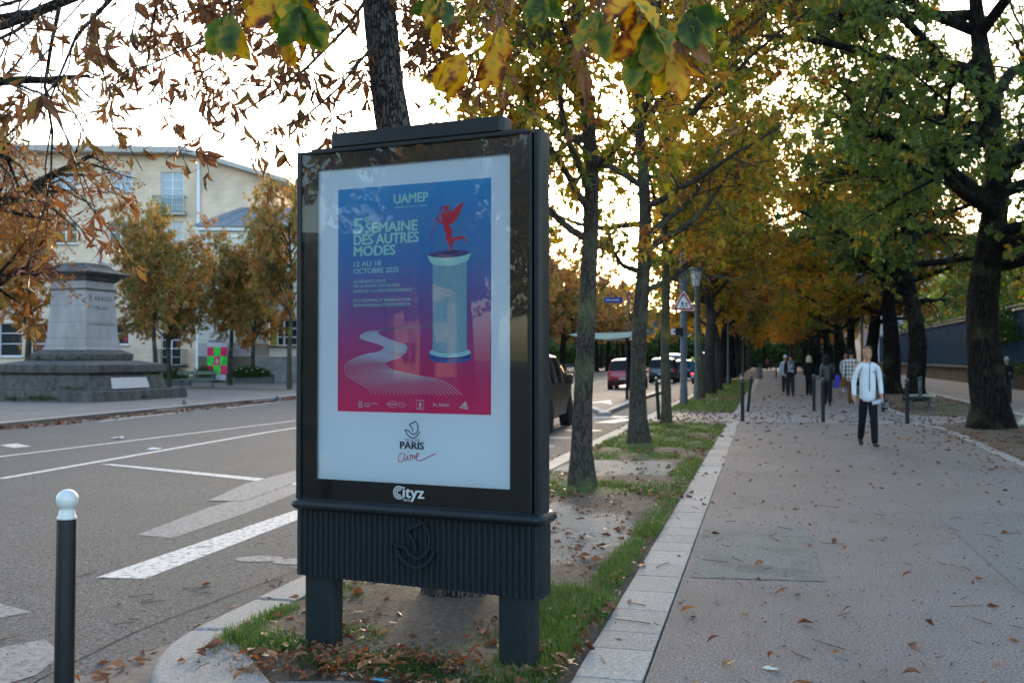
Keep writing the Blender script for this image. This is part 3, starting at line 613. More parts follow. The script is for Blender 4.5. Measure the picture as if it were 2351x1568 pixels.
def tubes(P,Rr,m):
    N,k,_=P.shape; T=np.gradient(P,axis=1); T=nrm(T); ref=np.where(np.abs(T[:,:,2:3])<.9,np.array([0,0,1.]),np.array([1.,0,0])); A=nrm(np.cross(T,ref)); B=np.cross(T,A)
    q=2*np.pi*np.arange(m)/m; V=P[:,:,None,:]+Rr[:,:,None,None]*(A[:,:,None,:]*np.cos(q)[None,None,:,None]+B[:,:,None,:]*np.sin(q)[None,None,:,None])
    idx=np.arange(N*k*m).reshape(N,k,m); a=idx[:,:-1]; b=idx[:,1:]; F=np.stack([a,np.roll(a,-1,2),np.roll(b,-1,2),b],-1).reshape(-1,4)
    return V.reshape(-1,3),F
def joinVF(L):
    V=[];F=[];o=0
    for v,f in L: V.append(v);F.append(f+o);o+=len(v)
    return np.concatenate(V),np.concatenate(F)
def leaflets(rng,pos,d,size,tint,wr=.42,curl=.3):
    "leaflet blades: base, two sides, raised mid, tip -> 4 triangles"
    N=len(pos); d=nrm(d); r=rng.normal(0,1,(N,3)); s=nrm(r-(r*d).sum(-1,keepdims=True)*d); n=np.cross(d,s)
    L=size[:,None]; c=(curl*rng.normal(0,1,(N,1))+curl*.6)
    w_=L*wr*.5*(.7+.6*rng.random((N,1)))
    base=pos; mid=pos+d*L*.55+n*L*.12*np.sign(c); lf=pos+d*L*.58+s*w_+n*L*c*.25; rt=pos+d*L*.52-s*w_+n*L*c*.25; tip=pos+d*L*(1-.25*abs(c))-n*L*c*.5+np.array([0,0,-1.])*L*.15
    V=np.stack([base,lf,rt,mid,tip],1).reshape(-1,3); o=(np.arange(N)*5)[:,None]
    F=(o[:,:,None]+np.array([[0,3,1],[0,2,3],[1,3,4],[3,2,4]])[None]).reshape(-1,3)
    return V,F,np.repeat(tint,5)
def tree_parts(seed,H,r0,fork,R,nl=10,ns=7,nt=7,nleaf=5,cl=3,size=.14,lean=(0,0),low=.0,tmin=0.,tmax=1.,el=.75,droop=-.02,kt=4,trunk_k=14,twl=.7,curl=.3,wr=.42,flare=1.6,wob=.035,mask=None,dens=1.,crownfrom=None,shape='round',m0=14,limbup=.035,subup=0.):
    rng=np.random.default_rng(seed); Z=np.linspace(0,1,trunk_k)**1.2*H*.86
    P=np.zeros((1,trunk_k,3)); ph=rng.random(4)*6
    P[0,:,2]=Z; P[0,:,0]=lean[0]*Z+wob*np.sin(Z*.9+ph[0])*np.minimum(Z,3)+.5*wob*np.sin(Z*2.3+ph[2]); P[0,:,1]=lean[1]*Z+wob*np.sin(Z*.8+ph[1])*np.minimum(Z,3)
    P[0,0,:2]=P[0,0,:2]; P[0,0,2]=-.12
    rr=r0*(1-.78*(Z/(H*.86))**1.15); rr=rr*(1+(flare-1)*np.exp(-Z/.22)); 
    T=nrm(np.gradient(P,axis=1))
    m=m0; tv,tf=tubes(P,rr[None],m); tv=tv+rng.normal(0,r0*.035,tv.shape)*[1,1,.3]
    bark=[(tv,tf)]
    # limbs
    t0=fork/(H*.86); t0=t0**(1/1.2)
    pos,d,t,_=sprout(rng,P,T,nl,t0,.98,el,.15,.0)
    hz=pos[:,2]/H; u=(hz-fork/H)/(1-fork/H)
    prof={'round':.5+.9*np.sqrt(np.clip(u*(1.15-u)*3.0,0,1)),'cone':1.15-.8*u,'wide':1.05-.55*u}[shape]
    Ln=R*np.clip(prof,.3,1.25)*rng.uniform(.8,1.15,len(pos))*.86
    lr=np.minimum(r0*.5*(1-.55*u),r0*.42); P1,T1=polyl(rng,pos,d,Ln,8,up=limbup,noise=.13)
    R1=lr[:,None]*np.linspace(1,.25,8)[None]; bark.append(tubes(P1,R1,7))
    pos,d,t,pi=sprout(rng,P1,T1,ns,.22,1.,.8,.2,.25); L2=Ln[pi]*.42*(1.15-.5*t)*rng.uniform(.7,1.25,len(pos))
    P2,T2=polyl(rng,pos,d,L2,6,up=subup,noise=.17); R2=(lr[pi]*.30*(1.1-.5*t))[:,None]*np.linspace(1,.3,6)[None]; bark.append(tubes(P2,R2,5))
    pos,d,t,pi=sprout(rng,P2,T2,nt,.15,1.,.75,.25,.2); L3=twl*rng.uniform(.5,1.3,len(pos))
    P3,T3=polyl(rng,pos,d,L3,kt,up=droop,noise=.2); R3=np.full((len(pos),kt),.006)*np.linspace(1.3,.6,kt)[None]*(r0/.2)**.3
    # leaf clusters along twigs
    cp,cdn,ct,ci=sprout(rng,P3,T3,cl,.35,1.0,.6,.3)
    base=rng.random(len(P1)); tb=np.repeat(rng.normal(0,.12,len(P2)),nt)
    tnt=np.clip(.5+tb[ci]*1.0+rng.normal(0,.16,len(cp)),0,1)
    keep=rng.random(len(cp))<dens
    if mask is not None: keep&=mask(cp)
    cp,cdn,tnt=cp[keep],cdn[keep],tnt[keep]
    n=nleaf; q=rng.normal(0,1,(len(cp),n,3)); dl=nrm(cdn[:,None]*.7+q*.75+np.array([0,0,-.55])); pp=np.repeat(cp,n,0)+nrm(dl).reshape(-1,3)*.03
    sz=size*rng.uniform(.6,1.25,len(cp)*n); tt=np.clip(np.repeat(tnt,n)+rng.normal(0,.07,len(cp)*n),tmin,tmax)
    lv=leaflets(rng,pp,dl.reshape(-1,3),sz,tt,wr,curl)
    return bark,(P3,R3),lv,(P,P1,P2,P3,T3)
BARK=barkmat('bark',(.11,.095,.085),(.018,.015,.013),scale=30,st=(1,1,.28),moss=None)
BARK2=barkmat('bark_grey',(.085,.076,.064),(.022,.02,.017),scale=20,st=(1,1,.4),bump=.7,moss=(.10,.11,.06),dist=.015)
BARKM=barkmat('bark_mossy',(.10,.095,.07),(.035,.033,.022),scale=20,st=(1,1,.4),bump=.6,moss=(.17,.16,.03),dist=.012)
BARKD=barkmat('bark_dark_shaded',(.024,.020,.018),(.004,.004,.004),scale=16,bump=1,moss=(.045,.05,.028),dist=.04)  # dark bark, lowered further to carry the dense canopy's shade
g1,g2,yl,orr,br,dk=(.06,.10,.018),(.13,.17,.025),(.46,.31,.03),(.44,.18,.03),(.26,.095,.03),(.14,.055,.022)
LF={'mix':leafmat('leaf_mix',[(0,g1),(.32,(.17,.20,.03)),(.55,yl),(.76,orr),(.93,br),(1,dk)]),
 'gold':leafmat('leaf_gold',[(0,g2),(.30,(.16,.16,.02)),(.5,yl),(.75,orr),(1,br)]),
 'rust':leafmat('leaf_rust',[(0,(.15,.14,.045)),(.3,(.27,.15,.055)),(.55,(.24,.11,.055)),(.8,br),(1,dk)],trans=.3),
 'orange':leafmat('leaf_orange',[(0,(.18,.18,.03)),(.25,(.38,.24,.04)),(.5,(.50,.22,.035)),(.8,(.40,.14,.03)),(1,br)]),
 'green':leafmat('leaf_green',[(0,(.05,.095,.035)),(.4,(.10,.155,.035)),(.7,(.19,.22,.04)),(.86,(.40,.27,.04)),(1,orr)]),
 'olive':leafmat('leaf_olive',[(0,(.10,.13,.035)),(.35,(.20,.19,.05)),(.5,(.38,.24,.07)),(.8,(.42,.19,.07)),(1,br)]),
 'ivy':leafmat('leaf_ivy',[(0,(.02,.05,.012)),(.6,(.05,.10,.02)),(1,(.13,.15,.03))])}
TWIG=mat('twig',(.06,.045,.035),.9)
PROTO={}
def proto(key,bark,leaf,**k):
    b,(P3,R3),lv,extra=tree_parts(**k); v,f=joinVF(b)
    tm=bigmesh('trunk',v,f,bark); tv,tf=tubes(P3,R3,3); tw=bigmesh('twigs',tv,tf,TWIG); cm=bigmesh('crown',lv[0],lv[1],leaf,smooth=True,attrs={'tint':lv[2]})
    PROTO[key]=(tm,tw,cm,extra); return extra
def place(key,x,y,rz,s,label,group,name='tree',leaf=None,cat='tree',sz=None,bark=None,z=0,ground=0.):
    tm,tw,cm,_=PROTO[key]; o=emp(name,(x,y,z),rz,label,cat,group); o.scale=(s,s,sz or s)
    t=link('trunk',tm,o); t2=link('twigs',tw,o); t2['kind']='stuff'; c=link('crown',cm,o); c['kind']='stuff'
    if leaf: c.material_slots[0].link='OBJECT'; c.material_slots[0].material=leaf
    if bark: t.material_slots[0].link='OBJECT'; t.material_slots[0].material=bark
    return o
# near tree behind the display: leaning to the left, bare low branches with curled leaves
def nearmask(p): return (p[:,0]<1.9)&(p[:,1]>-3.2)
ex=proto('near',BARK,LF['rust'],seed=11,H=11,r0=.15,fork=4.7,R=4.6,nl=13,ns=10,nt=9,cl=4,nleaf=4,size=.15,lean=(-.135,.03),el=1.35,droop=-.16,limbup=-.06,subup=-.10,flare=1.7,wr=.24,curl=.8,dens=.95,mask=nearmask,twl=.85,wob=.02,shape='wide',trunk_k=22,m0=20)
rm=lambda p:(p[:,2]>3.35)
proto('rowD',BARKM,LF['mix'],seed=24,H=11.5,r0=.125,fork=3.9,R=3.0,nl=20,ns=8,nt=9,cl=4,nleaf=5,size=.15,el=1.1,droop=-.04,flare=1.35,wr=.40,dens=.8,curl=.4,mask=lambda p:p[:,2]>4.15)
proto('rowA',BARK2,LF['mix'],mask=rm,seed=21,H=11.5,r0=.125,fork=2.9,R=3.0,nl=21,ns=8,nt=9,cl=4,nleaf=5,size=.15,el=1.1,droop=-.04,flare=1.65,wr=.40,dens=.6,curl=.4)
proto('rowB',BARK2,LF['mix'],mask=rm,seed=22,H=12.5,r0=.16,fork=2.8,R=3.3,nl=22,ns=8,nt=9,cl=4,nleaf=5,size=.15,el=1.05,droop=-.04,flare=1.65,wr=.40,dens=.6,curl=.4)
proto('rowC',BARK,LF['gold'],seed=23,H=12,r0=.26,fork=3.2,R=3.8,nl=17,ns=8,nt=8,cl=3,nleaf=4,size=.24,el=1.0,flare=1.4,wob=.06)
bm_=lambda p:(p[:,2]>3.8)
proto('bigA',BARKD,LF['green'],mask=bm_,dens=.8,seed=31,H=14,r0=.40,fork=3.6,R=5.0,nl=22,ns=10,nt=10,cl=5,nleaf=5,size=.17,el=1.15,limbup=.0,flare=1.5,wob=.05,twl=.85,wr=.46)
proto('bigB',BARKD,LF['green'],mask=bm_,dens=.68,seed=32,H=14,r0=.34,fork=3.4,R=4.8,nl=20,ns=9,nt=9,cl=4,nleaf=5,size=.19,el=1.15,limbup=.0,flare=1.45,wob=.07,twl=.85,wr=.46)
proto('farA',BARKD,LF['mix'],seed=41,H=13,r0=.28,fork=3.6,R=4.4,nl=15,ns=7,nt=7,cl=3,nleaf=4,size=.33,el=1.0,trunk_k=8,kt=3)
proto('farB',BARKD,LF['gold'],seed=42,H=12,r0=.24,fork=3.4,R=4.2,nl=14,ns=7,nt=7,cl=3,nleaf=4,size=.33,el=1.0,trunk_k=8,kt=3)
proto('plaza',BARK2,LF['olive'],seed=51,H=7.4,r0=.15,fork=2.7,R=2.9,nl=18,ns=8,nt=8,cl=4,nleaf=5,size=.18,el=.9,droop=-.05,flare=1.1,trunk_k=10,wr=.45)
proto('plazaV',BARK2,LF['olive'],seed=52,H=7.2,r0=.17,fork=2.3,R=3.0,nl=15,ns=8,nt=8,cl=4,nleaf=5,size=.18,el=.7,flare=1.1,trunk_k=10,wr=.45)
proto('left',BARKD,LF['rust'],seed=61,H=12,r0=.5,fork=2.4,R=6.2,nl=22,ns=10,nt=10,cl=4,nleaf=4,size=.115,el=1.25,limbup=.01,dens=.62,mask=lambda p:(p[:,2]<7.2)|((np.sin(p[:,0]*3)*np.sin(p[:,1]*3.3)*np.sin(p[:,2]*2.7))>.35),droop=-.03,flare=1.4,twl=.9,wr=.45,shape='wide')
n_=['nearest the display board','second beyond the display board','third beyond the display board']
LG='chestnut trees in the kerb-side row left of the path'; RG='old trees in the row right of the path'
place('near',-1.97,6.2,0,1,'leaning rough barked chestnut right behind the display board, with curled brown leaves hanging low','chestnut trees in the kerb-side row left of the path','chestnut_tree')
place('rowA',-2.22,12.18,.3,1.0,'slim grey chestnut with yellowing leaves, first trunk clear of the display board on the right',LG,'chestnut_tree')
place('rowB',-2.32,18.45,1.9,1.0,'sturdier grey chestnut trunk bulging at its foot, beyond the slim one beside the kerb',LG,'chestnut_tree')
place('rowD',-2.42,24.4,4.1,1.0,'thin chestnut with a yellow mossy trunk, just before the cobbled crossing',LG,'chestnut_tree',bark=BARKM)
place('rowD',-2.62,40.4,5.0,1.1,'slender young trunk right behind the street lamp with ivy at its foot',LG,'chestnut_tree',leaf=LF['gold'])
place('rowC',-2.6,45.5,.8,1.0,'thick dark trunk with a hollow scar at its foot, just past the first street lamp',LG,'chestnut_tree')
place('rowC',-2.5,50.5,2.8,.95,'grey trunk flaring into the grass right behind the hollow-scarred one',LG,'chestnut_tree')
k=0
for yy in np.arange(57,150,6.5):
    k+=1; place(('rowC','farB','farA')[k%3],-2.75-.002*yy+random.Random(k).uniform(-.25,.25),yy,k*1.7,.95,('dark trunk of the left row, %s after the second lamp'%('first','second','third')[k-1]) if k<4 else 'dark trunk merging into the far end of the left row',LG,'chestnut_tree',leaf=LF['olive'] if k<5 else LF['gold'])
# right row
place('bigA',4.87,24.7,2.2,1.0,'massive dark trunk beside the bench on the right, carrying dense green leaves',RG,'plane_tree')
place('bigB',5.24,39.6,1.1,1.0,'straight dark trunk behind the right-hand bollard, second in the right row',RG,'plane_tree',leaf=LF['green'])
place('bigA',5.3,47.5,4.2,.98,'knotty leaning trunk behind the man in the white jacket',RG,'plane_tree',leaf=LF['mix'])
place('bigB',5.2,55,2.6,1.0,'forked dark trunk left of the knotty one in the right row',RG,'plane_tree',leaf=LF['orange'])
place('bigB',8.6,17.5,.4,1.0,'tree out of frame on the right whose green leaves hang into the top corner',RG,'plane_tree')
place('bigB',5.1,32.3,3.9,1.0,'tree between the two nearest right-row trunks, mostly hidden by leaves',RG,'plane_tree') if False else None
k=0
for yy in np.arange(61.5,150,6.2):
    k+=1; place(('bigB','farA','farB')[k%3],4.9+random.Random(k+50).uniform(-.3,.3),yy,k*2.1,.97,('trunk of the right row, %s past the forked one'%('first','second','third')[k-1]) if k<4 else 'dark trunk merging into the far end of the right row',RG,'plane_tree',leaf=[LF['green'],LF['mix'],LF['olive']][k%3] if k<8 else LF['orange'])
# second row beyond the alley wall (garden) and far trees closing the avenue
for i,(x,y,s,lf) in enumerate([(16.5,30,1.0,'green'),(17,42,1.05,'green'),(16,52,.95,'ivy'),(17.5,63,1.1,'olive'),(16.5,75,1.0,'green'),(18,88,1.1,'green')]):
    place('farB',x,y,i*1.3,s,('green garden tree behind the dark metal fence, %s from the right edge'%['first','second','third','fourth','fifth','sixth'][i]),'garden trees behind the fence','garden_tree',leaf=LF[lf],sz=s*.8)
for i,x in enumerate(np.arange(-26,22,4.2)):
    place(('farA','farB')[i%2],x,158+(i%3)*5,i,1.0,'orange tree closing the far end of the avenue','trees closing the avenue','avenue_tree',leaf=LF['orange'] if abs(x)<8 else LF['olive'])
PENDHEDGE=True
# far-left rows across the road
k=0
for row,(x0,st,y0) in enumerate(((-20.5,7.5,70),(-26.5,8.0,74))):
    for yy in np.arange(y0,150,st):
        row=0 if x0>-21 else 1; k+=1; place(('farB','farA')[k%2],x0+random.Random(k).uniform(-.4,.4),yy,k*1.9,.92,('brownish tree in the front line of the double row across the road','brownish tree in the rear line of the double row across the road')[row],'trees in the double row across the road','street_tree',leaf=LF[('olive','rust')[k%3==0]])
PG='small trees on the plaza'
place('plaza',-30.95,53.0,.5,1.0,'slim plaza tree in front of the pink and green posters',PG,'plaza_tree')
place('plazaV',*W(-17.0,65.5)[:2],.4,1.0,'plaza tree forking into a V behind the planter',PG,'plaza_tree',leaf=LF['orange'])
place('plaza',-24.36,47.7,2.1,.95,'tallest plaza tree with a yellow mossy trunk nearest the display board',PG,'plaza_tree',bark=BARKM,sz=1.35)
place('plaza',*W(-17.9,50)[:2],3.9,.86,'bushy plaza tree right of the monument, green below and rust coloured on top',PG,'plaza_tree',leaf=LF['olive'],sz=1.1)
place('plaza',*W(-18.6,54)[:2],5.2,.85,'plaza trunk half hidden just behind the bushy tree right of the monument',PG,'plaza_tree')
place('plazaV',*W(-24.3,50)[:2],1.3,1.1,'orange plaza tree behind the left side of the monument',PG,'plaza_tree',leaf=LF['orange'])
place('left',*W(-13.6,23.5)[:2],.9,1.0,'big dark limbed tree reaching in from the left edge with rusty orange leaves',None,'chestnut_tree')
for i,X in enumerate((-50,-43,-36)):
    x,y=W(X,92); place('farB',x,y,i,1.45,'yellow green treetop rising behind the cream building, %s from the left'%['first','second','third'][i],'treetops behind the building','garden_tree',leaf=LF['ivy'])
# unseen trees added behind the viewer to darken the view mirrored in the display glass
for i,(x,y) in enumerate([(-5.2,-11),(-22,-24),(-16,-13.5),(-30,-38),(-17,-31),(-40,-40),(-26,-48)]):
    place(('farB','farA')[i%2],x,y,i,1.0,'row tree standing behind the viewpoint','trees behind the viewpoint','street_tree')
# ---- hanging leaves: large chestnut leaflets near the top of the view (parts of the near tree)
near=[o for o in bpy.data.objects if o.name=='chestnut_tree'][0]
def bigleaf(seed,n=9,wd=.42,curl=.5,fold=.3,tintbase=.5,jag=.06,ln=1.0):
    r=np.random.default_rng(seed); V=[];uv=[];tt=[]
    ts=np.linspace(0,1,n)
    for i,t in enumerate(ts):
        wv=wd*.5*math.sin(math.pi*min(1,t**1.15*.985+.012))**.8 if t<1 else 0.0
        wv*=1+(jag*(1 if i%2 else -1)); z=-curl*t*t*.5+.02*r.normal()
        for j,s in enumerate((-1,-.5,0,.5,1)):
            V.append((s*wv*(1-.25*fold*abs(s)),t*ln*(1-.18*curl*t),z+fold*wv*abs(s)+r.normal(0,.012)*(abs(s)>.4))); uv.append((s*.5+.5,t)); tt.append(np.clip(tintbase+.35*(abs(s)-.4)+.3*(t-.5)+r.normal(0,.08),0,1))
    F=[(i*5+j,i*5+j+1,(i+1)*5+j+1,(i+1)*5+j) for i in range(n-1) for j in range(4)]
    return np.array(V),np.array(F),np.array(tt),np.array(uv)
def veinleaf(name,ramp):
    m=leafmat(name,ramp,.45,.42); n=m.node_tree; N=n.nodes; L=n.links
    p=N['Principled BSDF']; t=N['Translucent BSDF']; hs=N['Hue/Saturation/Value']; cr=[x for x in N if x.type=='VALTORGB'][0]; at=[x for x in N if x.type=='ATTRIBUTE'][0]
    tc=N.new('ShaderNodeTexCoord'); nz=N.new('ShaderNodeTexNoise'); nz.inputs['Scale'].default_value=3.2; nz.inputs['Detail'].default_value=6; nz.inputs['Distortion'].default_value=.6; L.new(tc.outputs['Object'],nz.inputs['Vector'])
    oi=N.new('ShaderNodeObjectInfo'); ad=N.new('ShaderNodeVectorMath'); ad.operation='ADD'; L.new(tc.outputs['Object'],ad.inputs[0]); cm=N.new('ShaderNodeCombineXYZ')
    ml=N.new('ShaderNodeMath'); ml.operation='MULTIPLY'; ml.inputs[1].default_value=37; L.new(oi.outputs['Random'],ml.inputs[0]); L.new(ml.outputs[0],cm.inputs[0]); L.new(cm.outputs[0],ad.inputs[1]); L.new(ad.outputs[0],nz.inputs['Vector'])
    a=N.new('ShaderNodeMath'); a.operation='MULTIPLY_ADD'; a.inputs[1].default_value=1.7; a.inputs[2].default_value=-.85; L.new(nz.outputs['Fac'],a.inputs[0])
    b=N.new('ShaderNodeMath'); b.operation='ADD'; L.new(a.outputs[0],b.inputs[0]); L.new(at.outputs['Fac'],b.inputs[1])
    c=N.new('ShaderNodeMath'); c.operation='MULTIPLY_ADD'; c.inputs[1].default_value=.5; L.new(oi.outputs['Random'],c.inputs[0]); c.inputs[2].default_value=-.25
    d=N.new('ShaderNodeMath'); d.operation='ADD'; L.new(b.outputs[0],d.inputs[0]); L.new(c.outputs[0],d.inputs[1]); L.new(d.outputs[0],cr.inputs[0])
    # herringbone veins from the leaf's own UV
    uvn=N.new('ShaderNodeUVMap'); sp=N.new('ShaderNodeSeparateXYZ'); L.new(uvn.outputs[0],sp.inputs[0])
    ab=N.new('ShaderNodeMath'); ab.operation='SUBTRACT'; ab.inputs[1].default_value=.5; L.new(sp.outputs[0],ab.inputs[0]); ab2=N.new('ShaderNodeMath'); ab2.operation='ABSOLUTE'; L.new(ab.outputs[0],ab2.inputs[0])
    e=N.new('ShaderNodeMath'); e.operation='MULTIPLY_ADD'; e.inputs[1].default_value=-.45; L.new(ab2.outputs[0],e.inputs[0]); L.new(sp.outputs[1],e.inputs[2])
    f=N.new('ShaderNodeMath'); f.operation='MULTIPLY'; f.inputs[1].default_value=95; L.new(e.outputs[0],f.inputs[0]); s=N.new('ShaderNodeMath'); s.operation='SINE'; L.new(f.outputs[0],s.inputs[0])
    bu=N.new('ShaderNodeBump'); bu.inputs['Strength'].default_value=.25; bu.inputs['Distance'].default_value=.012; L.new(s.outputs[0],bu.inputs['Height']); L.new(bu.outputs[0],p.inputs['Normal']); L.new(bu.outputs[0],t.inputs['Normal'])
    return m
VG=veinleaf('leaf_large_green',[(0,(.025,.055,.015)),(.35,(.07,.12,.015)),(.6,(.22,.2,.02)),(.75,(.42,.20,.01)),(.9,(.2,.06,.01)),(1,(.10,.03,.01))])
VY=veinleaf('leaf_large_yellow',[(0,(.16,.20,.02)),(.2,(.55,.36,.02)),(.55,(.62,.32,.015)),(.7,(.45,.16,.015)),(.85,(.16,.045,.015)),(1,(.08,.02,.01))])
VB=veinleaf('leaf_curled_brown',[(0,(.13,.13,.03)),(.25,(.22,.13,.05)),(.55,(.22,.105,.06)),(.85,(.13,.055,.035)),(1,(.07,.025,.015))])
LM={}
for key,ms,args in (('g',VG,[dict(wd=.62,curl=.35,fold=.25,tintbase=.28),dict(wd=.55,curl=.6,fold=.35,tintbase=.38)]),('y',VY,[dict(wd=.5,curl=.4,fold=.3,tintbase=.38),dict(wd=.42,curl=.8,fold=.5,tintbase=.5)]),('b',VB,[dict(wd=.30,curl=1.1,fold=.9,tintbase=.5),dict(wd=.22,curl=.8,fold=1.3,tintbase=.6),dict(wd=.36,curl=1.4,fold=.6,tintbase=.45)])):
    LM[key]=[]
    for i,a in enumerate(args):
        v,f,t_,uv=bigleaf(70+i+len(key)*3+ord(key),n=11,**a); LM[key].append(bigmesh('leaf',v,f,ms,attrs={'tint':t_},uv=uv))
HC=0
def hangleaf(kind,p,d,size,roll,par=near):
    global HC
    HC+=1; me=LM[kind][HC%len(LM[kind])]; o=link('leaf',me,par); d=Vector(d).normalized()
    zn=(-fwv-d*(-fwv).dot(d)).normalized(); xn=d.cross(zn)
    q=Matrix((xn,d,zn)).transposed().to_4x4()@Matrix.Rotation(roll,4,'Y')
    o.matrix_local=Matrix.Translation(Vector(p)-par.location)@q@Matrix.Scale(size,4); return o
def PX(u,v,Z):
    d=fwv+rtv*((u-1175.5)/FPX)-upv*((v-784)/FPX); return Vector((0,0,CAMH))+d*Z
def dirpx(a,toward=.0):
    "direction in the picture plane, degrees from straight down, positive to the right"
    return rtv*math.sin(rad(a))-Vector((0,0,1))*math.cos(rad(a))-fwv*toward
hb=MB(); rr=random.Random(4)
def palm(u,v,Z,kind,n,size,a0,a1,stem=(0,-80)):
    p=PX(u,v,Z); s=PX(u+stem[0],v+stem[1],Z+.2); m_=(p+s)/2+Vector((0,0,.01)); hb.tube([s,m_,p],[.0025,.002,.002],5)
    for i in range(n):
        a=a0+(a1-a0)*(i+.5)/n+rr.uniform(-8,8); hangleaf(kind if (rr.random()<.8 or kind=='b') else 'y',p,dirpx(a,rr.uniform(-.5,.6)),size*(1.0 if kind!='b' else .72)*rr.uniform(.85,1.1),rr.uniform(-.8,.8) if kind!='b' else rr.uniform(-1.4,1.4))
    return p
Zb=3.0
palm(640,-20,Zb,'g',5,.16,-70,60); palm(530,35,2.9,'g',3,.145,-25,30,(20,-60)); palm(690,15,2.9,'g',4,.15,-30,45); palm(655,80,3.0,'y',2,.10,-10,25,(-10,-60))
palm(1010,-10,2.9,'g',4,.12,-60,20); palm(1000,40,3.1,'y',1,.10,-5,15)
palm(1062,122,3.0,'y',3,.15,-38,-2,(60,-100)); palm(1130,100,2.95,'y',2,.13,-12,12,(40,-100)); palm(1150,62,3.0,'y',3,.13,-40,30,(-30,-90)); palm(1120,120,3.1,'g',1,.12,-2,6)
palm(1240,-15,3.1,'g',3,.12,-40,50); palm(1375,30,2.9,'g',3,.155,-50,40,(20,-80)); palm(1330,100,3.0,'b',3,.13,-25,30,(40,-80)); palm(1490,50,2.8,'g',4,.15,-60,60,(0,-100)); palm(1540,120,2.9,'y',4,.15,-30,50,(-40,-120)); palm(1450,-10,2.8,'y',3,.14,-60,60); palm(1575,30,2.9,'g',4,.14,-20,70); palm(1620,10,3,'b',2,.10,20,80)
palm(1470,115,2.85,'g',2,.15,-40,20); palm(1560,90,2.9,'b',3,.2,-10,60,(-20,-90)); palm(1340,150,3.0,'b',2,.2,-25,20,(20,-90)); palm(1660,300,4.4,'b',2,.12,60,110,(-60,-40)); palm(1300,300,5,'b',2,.12,-10,40,(-20,-60))
palm(380,-10,3.6,'b',3,.12,-40,40); palm(215,40,3.8,'b',5,.14,-30,60,(30,-60)); palm(200,95,3.8,'b',3,.15,-20,60); palm(95,220,3.6,'b',6,.17,-30,60,(0,-120)); palm(245,110,3.9,'b',3,.16,0,30,(20,-100))
# branch carrying them, out of frame above
pts=[PX(900,-330,4.6),PX(1050,-200,3.6),PX(1250,-130,3.1),PX(1450,-110,2.8),PX(1620,-120,2.8)]; hb.tube(pts,[.014,.010,.008,.006,.004],7)
pts=[PX(870,-260,4.6),PX(760,-150,3.5),PX(660,-110,3.0),PX(520,-70,2.9)]; hb.tube(pts,[.018,.012,.009,.005],7)
pts=[PX(870,-300,4.9),PX(600,-180,4.2),PX(380,-120,3.7),PX(230,-40,3.8),PX(110,90,3.7)]; hb.tube(pts,[.010,.008,.006,.004,.002],7)
# thin drooping branches with curled leaves reaching left over the road
def bough(pts,r0_,leaves,seed,sub=5):
    r=random.Random(seed); P=[PX(*q) for q in pts]; hb.tube(P,[.55*r0_*(1-.75*i/(len(P)-1)) for i in range(len(P))],6)
    for i in range(leaves):
        t=r.uniform(.12,1)*(len(P)-1); k=min(int(t),len(P)-2); p=P[k].lerp(P[k+1],t-k)
        tw=p+rtv*r.uniform(-.28,.16)+Vector((0,0,r.uniform(-.22,.14)))+fwv*r.uniform(-.3,.3); hb.tube([p,(p+tw)/2+Vector((0,0,r.uniform(0,.05))),tw],[.004,.003,.0025],4)
        n=r.choice((1,2,3,4)); a0=r.uniform(-60,30)
        for j in range(n): hangleaf('b',tw,dirpx(a0+j*r.uniform(14,30),r.uniform(-.5,.5)),r.uniform(.09,.155),r.uniform(-1.5,1.5))
bough([(880,-60,6.2),(800,60,6.3),(700,160,6.4),(600,230,6.5),(500,290,6.6),(420,340,6.6)],.022,20,1)
bough([(860,100,6.2),(780,200,6.2),(700,270,6.3),(640,300,6.3),(590,380,6.3)],.016,14,2)
bough([(820,-60,6.0),(700,10,6.1),(560,60,6.2),(430,110,6.3),(300,170,6.4),(240,215,6.4)],.02,20,3)
bough([(620,200,6.4),(500,190,6.5),(400,240,6.5),(340,240,6.5)],.010,9,4)
bough([(760,-40,6.0),(600,-10,6.2),(450,20,6.3),(330,60,6.4)],.016,14,5)
bough([(540,300,6.6),(470,340,6.7),(440,350,6.7)],.007,6,6)
bough([(950,140,6.8),(1020,60,6.8),(1120,10,6.9)],.010,8,7)
g_=np.random.default_rng(9); LP=[];LD=[]; Vw=lambda v:np.array(v)
def twiglets(u0,v0,Z0,u1,v1,Z1,n,drop=60):
    q=random.Random(int(u0*7+v0)); P=[]
    for i in range(7):
        t=i/6; P.append(PX(u0+(u1-u0)*t+q.uniform(-14,14),v0+(v1-v0)*t-drop*math.sin(math.pi*t)*.5+q.uniform(-9,9),Z0+(Z1-Z0)*t))
    hb.tube(P,[.007*(1-.75*i/6) for i in range(7)],5)
    for i in range(n):
        t=q.uniform(.1,6); k=min(int(t),5); p=P[k].lerp(P[k+1],t-k); e=p+rtv*q.uniform(-.22,.16)+Vector((0,0,q.uniform(-.2,.1)))+fwv*q.uniform(-.2,.2); hb.tube([p,(p+e)/2+Vector((0,0,.02)),e],[.003,.0025,.002],3)
        m=q.randint(2,5)
        for j in range(m): LP.append(tuple(e)); LD.append(tuple(dirpx(q.uniform(-80,70),q.uniform(-.4,.4))))
